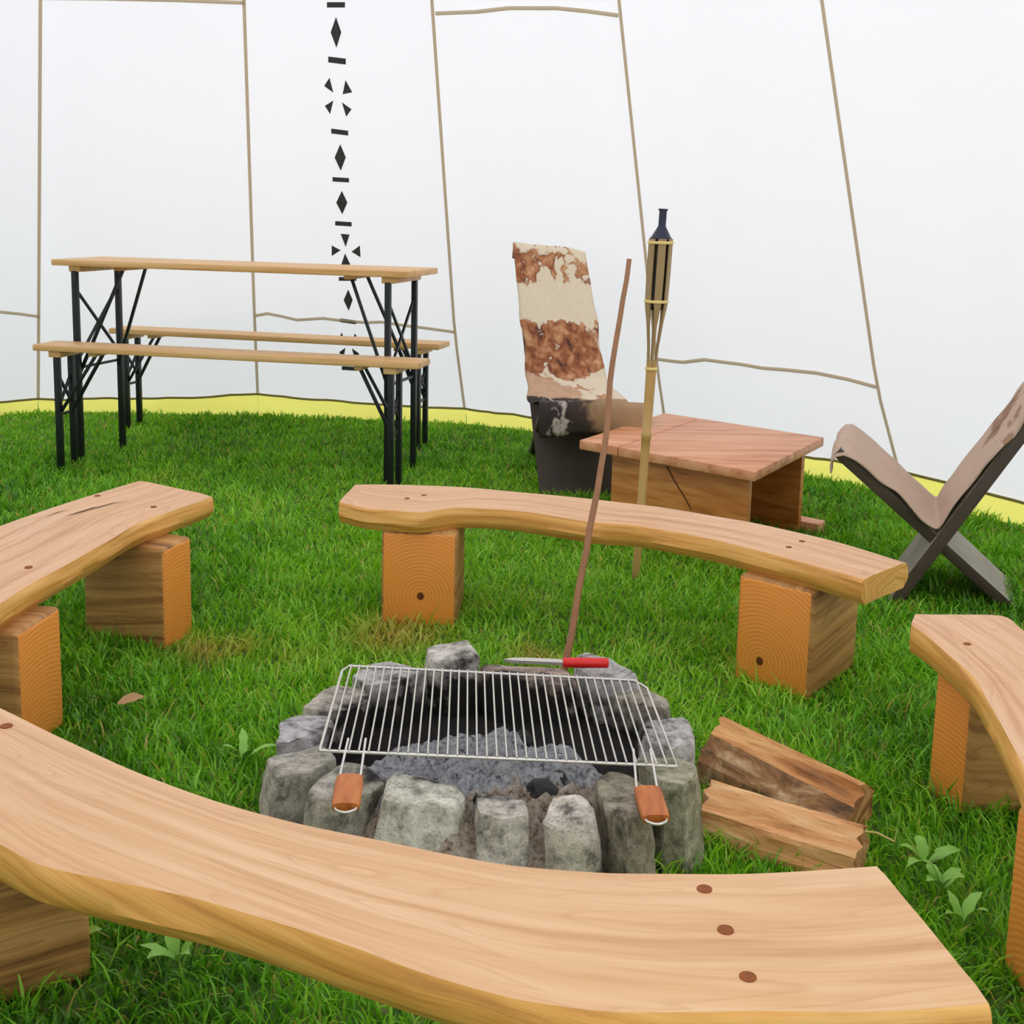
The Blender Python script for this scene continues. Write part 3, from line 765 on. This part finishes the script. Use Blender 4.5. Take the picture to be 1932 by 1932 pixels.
stones = [
 ([(507, 1429), (554, 1411), (604, 1394), (635, 1429), (587, 1455), (524, 1466)], .115, dict(base=(160, 154, 140), amt=2.2), 'flat grey stone at the left front of the fire ring, leftmost in the photo'),
 ([(652, 1429), (691, 1431), (737, 1463), (696, 1494), (622, 1509), (576, 1496), (593, 1470)], .115, dict(base=(158, 152, 138), amt=1.4), 'pointed grey stone under the left grill handle'),
 ([(739, 1461), (804, 1468), (865, 1476), (876, 1494), (862, 1514), (790, 1522), (722, 1506)], .125, dict(base=(190, 186, 168), dark=(130, 130, 106), amt=1.6), 'broad pale mossy stone right of the stone under the left handle'),
 ([(893, 1490), (950, 1488), (992, 1502), (998, 1535), (945, 1545), (900, 1532)], .12, dict(base=(176, 168, 154), amt=.8), 'narrow pale front stone between two pale blocks, with a straight right edge'),
 ([(1040, 1500), (1100, 1503), (1122, 1526), (1115, 1550), (1050, 1556), (1018, 1536)], .125, dict(base=(188, 178, 162), amt=1.0), 'pale speckled block at the front, just right of the charcoal gap'),
 ([(1118, 1466), (1148, 1452), (1193, 1455), (1222, 1480), (1222, 1520), (1180, 1545), (1140, 1520)], .14, dict(base=(128, 118, 98), dark=(80, 74, 58), amt=1.6), 'dark brownish stone under the right grill handle'),
 ([(1195, 1414), (1268, 1418), (1314, 1436), (1316, 1462), (1290, 1480), (1240, 1470)], .15, dict(base=(140, 136, 110), dark=(96, 96, 66), amt=2.6), 'tall mossy stone at the right front corner of the ring'),
 ([(1210, 1356), (1292, 1348), (1308, 1369), (1311, 1392), (1268, 1408), (1213, 1396)], .125, dict(base=(170, 166, 162), amt=.6), 'smooth light grey stone at the right end of the ring'),
 ([(1150, 1284), (1210, 1287), (1262, 1322), (1258, 1337), (1218, 1330), (1160, 1308)], .09, dict(base=(142, 134, 118), amt=.8), 'low brown-grey slab at the right back of the ring'),
 ([(1092, 1228), (1108, 1223), (1152, 1238), (1200, 1275), (1190, 1284), (1120, 1276), (1088, 1250)], .11, dict(base=(160, 160, 156), amt=.6), 'grey slab with a pale tip under the red knife handle'),
 ([(912, 1262), (980, 1252), (1060, 1252), (1084, 1262), (1080, 1284), (1010, 1286), (940, 1284)], .10, dict(base=(160, 138, 122), amt=.3), 'flat reddish stone under the knife blade'),
 ([(803, 1212), (884, 1208), (906, 1240), (860, 1246), (808, 1240)], .13, dict(base=(178, 172, 160), amt=.4), 'squarish upright block at the back of the ring'),
 ([(660, 1262), (700, 1244), (738, 1240), (790, 1260), (808, 1272), (761, 1290), (690, 1292)], .10, dict(base=(158, 156, 152), amt=.4), 'grey slab behind the left back corner of the grill'),
 ([(575, 1335), (600, 1305), (630, 1285), (690, 1292), (700, 1320), (660, 1342), (610, 1345)], .11, dict(base=(168, 158, 144), amt=.5), 'brownish-grey slab under the left side of the grill'),
 ([(517, 1405), (528, 1360), (565, 1344), (618, 1342), (634, 1364), (600, 1388), (560, 1394)], .12, dict(base=(164, 160, 160), amt=.6), 'light grey slab on the left of the ring, above the leftmost stone'),
]
for k, (px, h, kw, lab) in enumerate(stones):
    hull_stone('pit_stone', px, h, k + 11, sm(k, **kw), lab)
# burnt soil and ash
def soil_mat():
    t = NT('burnt_soil'); o = t.coord('Object'); n = t.noise(o, 40, 6, .7)
    t.bump(n, .9, .02)
    return t.done(t.ramp(n, [(.35, lin((12, 11, 10))), (.6, lin((32, 26, 22))), (.78, lin((64, 52, 42)))]), .95)
def ash_mat():
    t = NT('wood_ash'); o = t.coord('Object'); n = t.noise(o, 75, 8, .8); n2 = t.noise(o, 9, 3)
    a = t.ramp(n, [(.38, lin((70, 70, 72))), (.47, lin((206, 206, 210))), (.58, lin((250, 250, 252)))])
    b = t.ramp(n, [(.38, lin((96, 76, 58))), (.48, lin((214, 188, 160))), (.6, lin((250, 240, 224)))])
    g = t.n('ShaderNodeSeparateXYZ'); t.l(o, g.inputs[0])
    f = t.math('ADD', t.math('ADD', t.math('MULTIPLY', g.outputs['Y'], -11.0), t.math('MULTIPLY', g.outputs['X'], 3.0)), t.math('MULTIPLY', t.math('SUBTRACT', n2, .5), 1.4))
    col = t.mix(t.ramp(f, [(.55, (0, 0, 0)), (.85, (1, 1, 1))]), a, b)
    t.bump(n, 1.0, .02)
    return t.done(col, .95)
def disc(name, c, rx, ry, fn, mat, nr=26, na=72):
    vs_, fs = [V(c.x, c.y, fn(0, 0))], []
    for i in range(1, nr + 1):
        for j in range(na):
            a = 2 * math.pi * j / na; x, y = rx * i / nr * math.cos(a), ry * i / nr * math.sin(a)
            vs_.append(V(c.x + x, c.y + y, fn(x, y)))
    for j in range(na): fs.append((0, 1 + j, 1 + (j + 1) % na))
    for i in range(nr - 1):
        for j in range(na):
            a = 1 + i * na + j; b = 1 + i * na + (j + 1) % na
            fs.append((a, b, b + na, a + na))
    return wmesh(name, vs_, fs, mat, None, 60)
soil = disc('burnt_soil', V(-.03, 2.05, 0), .35, .46, lambda x, y: .006 + .006 * noise.noise(V(x * 20, y * 20, 0)), soil_mat())
tag(soil, 'blackened soil on the floor of the fire pit', 'soil', None, 'stuff')
AC = V(-.035, 1.915, 0)
def ashz(x, y):
    d = (x / .28) ** 2 + (y / .26) ** 2
    m = max(0, 1 - d ** 2)
    return .008 + .082 * m + m * (.030 * noise.noise(V(x * 17, y * 17, 5)) + .022 * noise.noise(V(x * 45, y * 45, 2)) + .012 * abs(noise.noise(V(x * 110, y * 110, 2)))) - (.02 if d > 1 else 0)
ash = disc('ash_heap', AC, .29, .27, ashz, ash_mat(), 46, 120)
tag(ash, 'heap of grey and tan wood ash under the grill', 'ash', None, 'stuff')
def lump(c, r, seed, label):
    bm = bmesh.new(); bmesh.ops.create_icosphere(bm, subdivisions=2, radius=r)
    for v in bm.verts:
        q = v.co / r + V(seed, 0, 0); v.co *= 1 + .4 * noise.noise(q * 1.5) + .2 * noise.noise(q * 3.7)
    o = from_bm('charcoal_lump', bm, M_CHAR, None, 12); o.location = c
    tag(o, label, 'charcoal', 'charcoal lumps in the ash')
lump(at(1022, 1502, .08), .030, 1, 'large black charcoal lump between the two right front blocks')
lump(at(1012, 1540, .06), .026, 2, 'black charcoal lump wedged low in the front stone gap')
lump(at(1052, 1478, .07), .020, 3, 'small charcoal lump just behind the pale speckled block')
lump(at(884, 1482, .07), .022, 4, 'charcoal lump left of the narrow front stone')
lump(at(985, 1395, .075), .016, 5, 'small charcoal lump on top of the ash heap')

# ------------------------------------------------------------------ grill grate
GZ = .155
gBL, gBR, gFR, gFL = at(648, 1256, GZ), at(1216, 1285, GZ), at(1277, 1446, GZ), at(603, 1416, GZ)
gc = (gBL + gBR + gFR + gFL) / 4
grill = thing('grill_grate', gc, 'chromed wire grill grate with two wooden handles across the fire pit', 'grill')
def gp(u, v, dz=0.0): p = gFL.lerp(gFR, u).lerp(gBL.lerp(gBR, u), v); return V(p.x, p.y, p.z + dz) - gc
bm = bmesh.new()
fr = [gp(0, 0), gp(1, 0), gp(1, .9), gp(.965, 1), gp(.02, 1), gp(0, .93), gp(0, 0)]
add_tube(bm, [p for p in fr], .0028, 8); from_bm('frame_wire', bm, M_CHROME, grill, 50)
NR = 36
for k in range(1, NR):
    u = k / NR
    bm = bmesh.new(); add_tube(bm, [gp(u, -.004, .003), gp(u, 1.004, .003)], .0017, 6); from_bm('grill_rod', bm, M_CHROME, grill, 50)
for (xa, xb, hw0, hw1, hc0, hc1) in ((657, 690, None, None, (660, 1468), (652, 1524)), (1195, 1227, None, None, (1221, 1490), (1238, 1546))):
    a = at(hc0[0], hc0[1], GZ - .004); b = at(hc1[0], hc1[1], GZ - .012)
    d = (b - a).normalized(); sd = d.cross(V(0, 0, 1)).normalized(); nn = sd.cross(d).normalized()
    if nn.z < 0: nn = -nn
    hw, ht = .0215, .0085
    bm = bmesh.new(); rings = []
    for q in range(7):
        p = a.lerp(b, q / 6) - gc; s_ = .95 if q in (0, 6) else 1
        rings.append([bm.verts.new(p + sd * (hw * s_ * math.copysign(abs(math.cos(t)) ** .6, math.cos(t))) + nn * (ht * s_ * math.copysign(abs(math.sin(t)) ** .8, math.sin(t)))) for t in [2 * math.pi * j / 20 for j in range(20)]])
    for q in range(6):
        for j in range(20): bm.faces.new((rings[q][j], rings[q][(j + 1) % 20], rings[q + 1][(j + 1) % 20], rings[q + 1][j]))
    bm.faces.new(rings[0]); bm.faces.new(rings[-1])
    hd = from_bm('handle_grip', bm, M_HANDLE, grill, 40)
    bm = bmesh.new()
    loop = [at(xa, 1432 if xa < 900 else 1446, GZ + .002), a - sd * -.014 * 1, ]
    s1 = -1 if sd.x > 0 else 1
    lft, rgt = sd * (.016 * s1), sd * (-.016 * s1)
    yb = 1424 if xa < 900 else 1444
    pa, pb = at(xa, yb - 30, GZ + .003), at(xb, yb - 30, GZ + .003)
    if xa < 900: pts = [pa, a + lft, b + lft, b + lft * .85 + d * .006, b + lft * .4 + d * .011, b + d * .0125, b + rgt * .4 + d * .011, b + rgt * .85 + d * .006, b + rgt, a + rgt, pb]
    else: pts = [pa, a + lft, b + lft, b + lft * .85 + d * .006, b + lft * .4 + d * .011, b + d * .0125, b + rgt * .4 + d * .011, b + rgt * .85 + d * .006, b + rgt, a + rgt, pb]
    add_tube(bm, [p - gc for p in pts], .0022, 8); from_bm('wire_loop', bm, M_CHROME, hd, 60)

# ------------------------------------------------------------------ knife
KZ = .132
ka, kb, kc = at(950, 1245, KZ), at(1062, 1250, KZ), at(1148, 1251, KZ)
kn = thing('knife', kb, 'knife with a bright red handle lying on the back stones', 'knife')
d = (kc - kb).normalized(); sd = V(-d.y, d.x, 0)
bm = bmesh.new()
rings = []
for q, w, h in ((0, .8, .8), (.03, 1, 1), (.5, .95, 1.05), (.97, 1, 1), (1, .8, .8)):
    p = (kc - kb) * q
    rings.append([bm.verts.new(p + sd * (.011 * w * math.cos(t)) + V(0, 0, .010 * h * math.sin(t))) for t in [2 * math.pi * j / 14 for j in range(14)]])
for q in range(4):
    for j in range(14): bm.faces.new((rings[q][j], rings[q][(j + 1) % 14], rings[q + 1][(j + 1) % 14], rings[q + 1][j]))
bm.faces.new(rings[0]); bm.faces.new(rings[-1])
from_bm('handle', bm, M_RED, kn, 50)
bm = bmesh.new(); e = ka - kb; dd = e.normalized(); s2 = V(-dd.y, dd.x, 0)
prof = [(0, -.009), (.1, -.011), (.6, -.011), (.85, -.007), (1, .004), (.8, .008), (0, .008)]
up = [bm.verts.new(e * q + s2 * y + V(0, 0, .003)) for q, y in prof]; lo = [bm.verts.new(e * q + s2 * y + V(0, 0, -.003)) for q, y in prof]
bm.faces.new(up); bm.faces.new(lo[::-1])
for j in range(7): bm.faces.new((up[j], up[(j + 1) % 7], lo[(j + 1) % 7], lo[j]))
from_bm('blade', bm, M_BLADE, kn)

# ------------------------------------------------------------------ firewood
def split_mat(name, light, mid, dark, bark=None):
    t = NT(name); v = t.coord('UV', (4, 46, 1)); n = t.noise(v, 1, 6, .65, .6)
    col = t.ramp(n, [(.3, lin(dark)), (.48, lin(mid)), (.66, lin(light))]); t.bump(n, .9, .012)
    return t.done(col, .75)
M_SPLIT = split_mat('fresh_split_wood', (248, 202, 148), (228, 164, 106), (158, 96, 54))
M_SPLIT2 = split_mat('aged_split_wood', (236, 184, 120), (198, 136, 78), (112, 70, 40))
def bark_mat():
    t = NT('rough_bark'); o = t.coord('Object'); n = t.noise(t.coord('UV', (9, 22, 1)), 1, 6, .7, .5); n2 = t.noise(t.coord('UV', (7, 5, 1)), 1, 3)
    col = t.ramp(n, [(.35, lin((84, 60, 40))), (.5, lin((158, 116, 74))), (.66, lin((216, 188, 144)))])
    col = t.mix(t.ramp(n2, [(.56, (0, 0, 0)), (.64, (1, 1, 1))]), col, lin((48, 36, 32)))
    t.bump(n, 1.0, .02); return t.done(col, .9)
M_BARK = bark_mat()
def log(name, a, b, sec_a, sec_b, mats, mi, label, seed):
    """split log: polygon section (across, up) at both ends; mi = material per side"""
    d = (b - a); L = d.length; d.normalize(); sd = V(d.y, -d.x, 0).normalized()
    N = 26; n = len(sec_a); vs_, uv, fs, mm = [], [], [], []
    sub = 5
    for k in range(N):
        q = k / (N - 1); acc = 0
        for j in range(n):
            for s_ in range(sub):
                f = s_ / sub
                x0, z0 = [sec_a[j][c] * (1 - q) + sec_b[j][c] * q for c in (0, 1)]
                x1, z1 = [sec_a[(j + 1) % n][c] * (1 - q) + sec_b[(j + 1) % n][c] * q for c in (0, 1)]
                x, z = x0 + (x1 - x0) * f, z0 + (z1 - z0) * f
                r = noise.noise(V(j * 3 + f * 7 + seed, q * 2.0, 1)) * .004 + noise.noise(V(j * 3 + f * 3, q * 5, seed)) * .004
                off = (noise.noise(V(j + f * 6, seed, 7)) * .012) if k in (0, N - 1) else 0
                vs_.append(a + d * (L * q + off) + sd * (x + r) + V(0, 0, z + r)); uv.append((q * L, acc * .6 + seed)); acc += math.hypot(x1 - x0, z1 - z0) / sub
    R = n * sub
    for k in range(N - 1):
        for j in range(R):
            fs.append((k * R + j, k * R + (j + 1) % R, (k + 1) * R + (j + 1) % R, (k + 1) * R + j)); mm.append(mi[j // sub])
    fs.append(tuple(range(R))); mm.append(0); fs.append(tuple((N - 1) * R + j for j in range(R))); mm.append(0)
    o = wmesh(name, vs_, fs, mats, None, 35, uv, mm)
    return tag(o, label, 'firewood', 'split firewood beside the fire pit')
la, lb = at(1345, 1458, 0), at(1612, 1568, 0)
log('firewood_log', at(1350, 1460), at(1618, 1570), [(.06, 0), (.058, .045), (.022, .085), (-.012, .11), (-.05, .08), (-.04, 0)], [(.065, 0), (.058, .02), (.018, .05), (-.016, .082), (-.045, .06), (-.03, 0)], [M_SPLIT2, M_BARK], [1, 1, 0, 0, 0, 0], 'bark-covered split log lying behind the paler split log', 2)
log('firewood_log', at(1336, 1570), at(1622, 1648), [(.05, 0), (.045, .06), (.0, .095), (-.04, .06), (-.04, 0)], [(.045, 0), (.042, .045), (.0, .08), (-.035, .065), (-.045, 0)], [M_SPLIT, M_SPLIT2], [0, 0, 0, 1, 0], 'pale freshly split log nearest the front bench', 5)

# ------------------------------------------------------------------ weeds, leaf, straw
def leaf_mesh(L, W, bend, seed):
    vs_, fs = [], []
    n = 9
    for k in range(n):
        q = k / (n - 1); w = W * (math.sin(math.pi * min(1, q * .92 + .06)) ** .8) * (1 + .12 * math.sin(q * 17 + seed))
        z = L * bend * math.sin(q * 1.9)
        vs_ += [V(q * L, -w, z + w * .25), V(q * L, 0, z), V(q * L, w, z + w * .25)]
    for k in range(n - 1):
        for j in range(2):
            a = k * 3 + j; fs.append((a, a + 1, a + 4, a + 3))
    me = bpy.data.meshes.new('leaf'); me.from_pydata([tuple(v) for v in vs_], [], fs); me.materials.append(M_LEAF)
    me.polygons.foreach_set('use_smooth', [True] * len(fs)); return me
LM = [leaf_mesh(.075, .016, .45, 1), leaf_mesh(.06, .014, .6, 2), leaf_mesh(.09, .012, .35, 3)]
def weed(x, y, n, label, seed, sc=1.0, z=.0):
    r = random.Random(seed); root = thing('broadleaf_weed', at(x, y, z), label, 'weed', 'broadleaf weeds in the lawn')
    for k in range(n):
        o = bpy.data.objects.new('leaf', LM[r.randrange(3)]); C.objects.link(o); o.parent = root
        s = sc * r.uniform(.75, 1.15); o.scale = (s, s, s); o.location = (0, 0, .015)
        o.rotation_euler = (r.uniform(-.2, .2), -r.uniform(.0, .5), 2 * math.pi * (k + r.random() * .6) / n)
weed(1745, 1648, 5, 'small leafy weed between the pale log and the right bench', 1, .75)
weed(1775, 1700, 5, 'leafy weed just right of the front bench end', 2, .8)
weed(1815, 1765, 4, 'leafy weed low beside the slanted end of the front bench', 3, .7)
weed(130, 1815, 5, 'leafy weed against the support block at bottom left', 4, .8)
weed(335, 1835, 5, 'leafy weed in the grass under the front bench', 5, .75)
weed(458, 1450, 4, 'upright leafy weed left of the fire ring', 6, .7)
weed(1330, 1040, 4, 'leafy weed beneath the far bench', 7, .8)
def dry(x, y, rot, label):
    me = leaf_mesh(.05, .014, .2, 4); me.materials.clear(); me.materials.append(M_DEAD)
    o = bpy.data.objects.new('dry_leaf', me); C.objects.link(o); o.location = at(x, y, .035); o.rotation_euler = (.3, 0, rot)
    tag(o, label, 'leaf')
dry(222, 1328, .4, 'pale fallen leaf on the lawn right of the left bench blocks')
s0, s1 = at(1622, 1568, .035), at(1688, 1588, .04)
bm = bmesh.new(); add_tube(bm, [V(0, 0, 0), (s1 - s0) * .5 + V(0, 0, .006), s1 - s0, s1 - s0 + V(.002, .0, .02)], [.0022, .0018, .0016, .001], 6)
o = from_bm('straw_stalk', bm, M_STRAW, None, 50); o.location = s0; tag(o, 'yellow straw stalk lying beside the split logs', 'straw')

# ------------------------------------------------------------------ grass
def grass_mat():
    t = NT('grass_blade')
    at_ = t.n('ShaderNodeAttribute', attribute_name='tint'); sep = t.n('ShaderNodeSeparateColor'); t.l(at_.outputs['Color'], sep.inputs[0])
    col = t.ramp(sep.outputs[0], [(0, lin((66, 120, 18))), (.35, lin((120, 192, 28))), (.7, lin((168, 222, 50))), (1, lin((216, 230, 124)))])
    col = t.mix(sep.outputs[1], col, lin((214, 178, 92)))
    d = t.n('ShaderNodeBsdfDiffuse'); tr = t.n('ShaderNodeBsdfTranslucent'); mx = t.n('ShaderNodeMixShader'); mx.inputs[0].default_value = .35
    gl = t.n('ShaderNodeBsdfGlossy'); gl.inputs['Roughness'].default_value = .45; gl.inputs['Color'].default_value = (.9, 1, .85, 1); mx2 = t.n('ShaderNodeMixShader'); mx2.inputs[0].default_value = .04
    t.l(col, d.inputs['Color']); t.l(col, tr.inputs['Color'])
    t.l(d.outputs[0], mx.inputs[1]); t.l(tr.outputs[0], mx.inputs[2]); t.l(mx.outputs[0], mx2.inputs[1]); t.l(gl.outputs[0], mx2.inputs[2]); t.l(mx2.outputs[0], t.out.inputs['Surface'])
    return t.m
def smooth_noise(x, y, sc, seed):
    r = np.random.default_rng(seed); T = r.random((64, 64))
    u = x / sc + 500; v = y / sc + 500; i = np.floor(u).astype(int); j = np.floor(v).astype(int); fu = u - i; fv = v - j
    fu = fu * fu * (3 - 2 * fu); fv = fv * fv * (3 - 2 * fv)
    g = lambda a, b: T[a % 64, b % 64]
    return (g(i, j) * (1 - fu) + g(i + 1, j) * fu) * (1 - fv) + (g(i, j + 1) * (1 - fu) + g(i + 1, j + 1) * fu) * fv
ringxy = np.array([(p.x, p.y) for p in ring])
def inside(x, y):
    c = np.zeros(len(x), bool)
    for k in range(NP):
        (xa, ya), (xb, yb) = ringxy[k], ringxy[(k + 1) % NP]
        cond = ((ya > y) != (yb > y)) & (x < (xb - xa) * (y - ya) / (yb - ya + 1e-12) + xa); c ^= cond
    return c
def build_grass():
    X, Y, S = [], [], []
    for (y0, y1, dens) in ((.55, 1.3, 13000), (1.3, 2.0, 15000), (2.0, 2.8, 15000), (2.8, 3.8, 12000), (3.8, 5.0, 8000), (5.0, 6.6, 6000)):
        hw = y1 * .46 + .35
        n = int((y1 - y0) * 2 * hw * dens)
        x = rng.uniform(-hw, hw, n); y = rng.uniform(y0, y1, n)
        X.append(x); Y.append(y); S.append(np.zeros(n))
    # longer tufts round the stones, blocks and logs
    for px, py, n, r in [(800, 1608, 160, .05), (865, 1600, 120, .04), (940, 1612, 160, .05), (1090, 1620, 200, .05), (1230, 1600, 200, .06), (1290, 1600, 260, .07), (1385, 1620, 300, .08), (1440, 1640, 200, .06), (640, 1580, 200, .06), (540, 1540, 200, .06),
                         (720, 1185, 160, .07), (850, 1175, 140, .06), (1450, 1300, 160, .08), (1600, 1250, 160, .08), (250, 1215, 200, .09), (140, 1840, 220, .10), (1770, 1500, 160, .07), (1640, 1130, 200, .1)]:
        p = at(px, py); X.append(rng.normal(p.x, r, n)); Y.append(rng.normal(p.y, r, n)); S.append(np.ones(n) * .6)
    x = np.concatenate(X); y = np.concatenate(Y); tuft = np.concatenate(S)
    keep = inside(x, y) & ((((x + .03) / .33) ** 2 + ((y - 2.05) / .44) ** 2) > 1)
    x, y, tuft = x[keep], y[keep], tuft[keep]; n = len(x)
    cl = smooth_noise(x, y, .11, 1); cl2 = smooth_noise(x, y, .45, 2); cl3 = smooth_noise(x, y, .05, 3)
    dist = np.hypot(x, y)
    L = np.where(y > 5.0, .7, 1.0) * (.020 + .026 * rng.random(n) ** 1.6) * (.6 + .8 * cl) * (1 + tuft * 1.0)
    W = (.0015 + .0011 * rng.random(n)) * (1 + .16 * np.maximum(0, dist - 2.0))
    ang = 2 * np.pi * (smooth_noise(x, y, .16, 4) * 1.6 + rng.random(n) * .8)
    lean = .4 + 1.1 * rng.random(n) ** .8
    dx, dy = np.cos(ang), np.sin(ang)
    fx = rng.uniform(0, 2 * np.pi, n); sx, sy = np.cos(fx), np.sin(fx)
    z0 = np.full(n, -.016)
    co = np.zeros((n, 5, 3), np.float32)
    for i, (q, w) in enumerate(((0, 1), (0, -1), (.55, .85), (.55, -.85), (1, 0))):
        h = L * (q * np.cos(lean * q * .9)); o = L * q * np.sin(lean * (.35 + .65 * q))
        co[:, i, 0] = x + dx * o + sx * W * w; co[:, i, 1] = y + dy * o + sy * W * w; co[:, i, 2] = z0 + h * (1 if True else 0) + .012 * q
    base = np.arange(n)[:, None] * 5
    q4 = (base + np.array([0, 1, 3, 2])); t3 = base + np.array([2, 3, 4])
    loops = np.concatenate([q4, t3], 1).astype(np.int32).ravel()
    starts = (np.arange(n)[:, None] * 7 + np.array([0, 4])).ravel().astype(np.int32)
    me = bpy.data.meshes.new('lawn_grass'); me.vertices.add(n * 5); me.vertices.foreach_set('co', co.ravel())
    me.loops.add(len(loops)); me.loops.foreach_set('vertex_index', loops)
    me.polygons.add(n * 2); me.polygons.foreach_set('loop_start', starts)
    tint = np.clip(.08 + .48 * rng.random(n) + .42 * (cl2 - .4) + .30 * (cl3 - .5) + .15 * tuft, 0, 1)
    dry_ = (rng.random(n) < .05) * .7
    for px, py, r, a in [(735, 1205, .12, 1.1), (800, 1200, .08, .9), (390, 1225, .09, 1.0), (440, 1218, .08, .8), (1010, 1240, .07, 1.1), (300, 905, .1, .3), (560, 1240, .08, .35)]:
        p = at(px, py); dry_ = np.maximum(dry_, a * np.exp(-((x - p.x) ** 2 + (y - p.y) ** 2) / (2 * (r * .6) ** 2)) * (.4 + .6 * rng.random(n)))
    colr = np.zeros((n, 5, 4), np.float32); colr[:, :, 0] = tint[:, None]; colr[:, :, 1] = dry_[:, None]; colr[:, :, 3] = 1
    a = me.color_attributes.new('tint', 'FLOAT_COLOR', 'POINT'); a.data.foreach_set('color', colr.ravel())
    me.update(calc_edges=True); me.validate()
    o = link('lawn_grass', me, grass_mat()); tag(o, 'short green grass carpeting the tent floor', 'grass', None, 'stuff')
    print('blades', n)
build_grass()
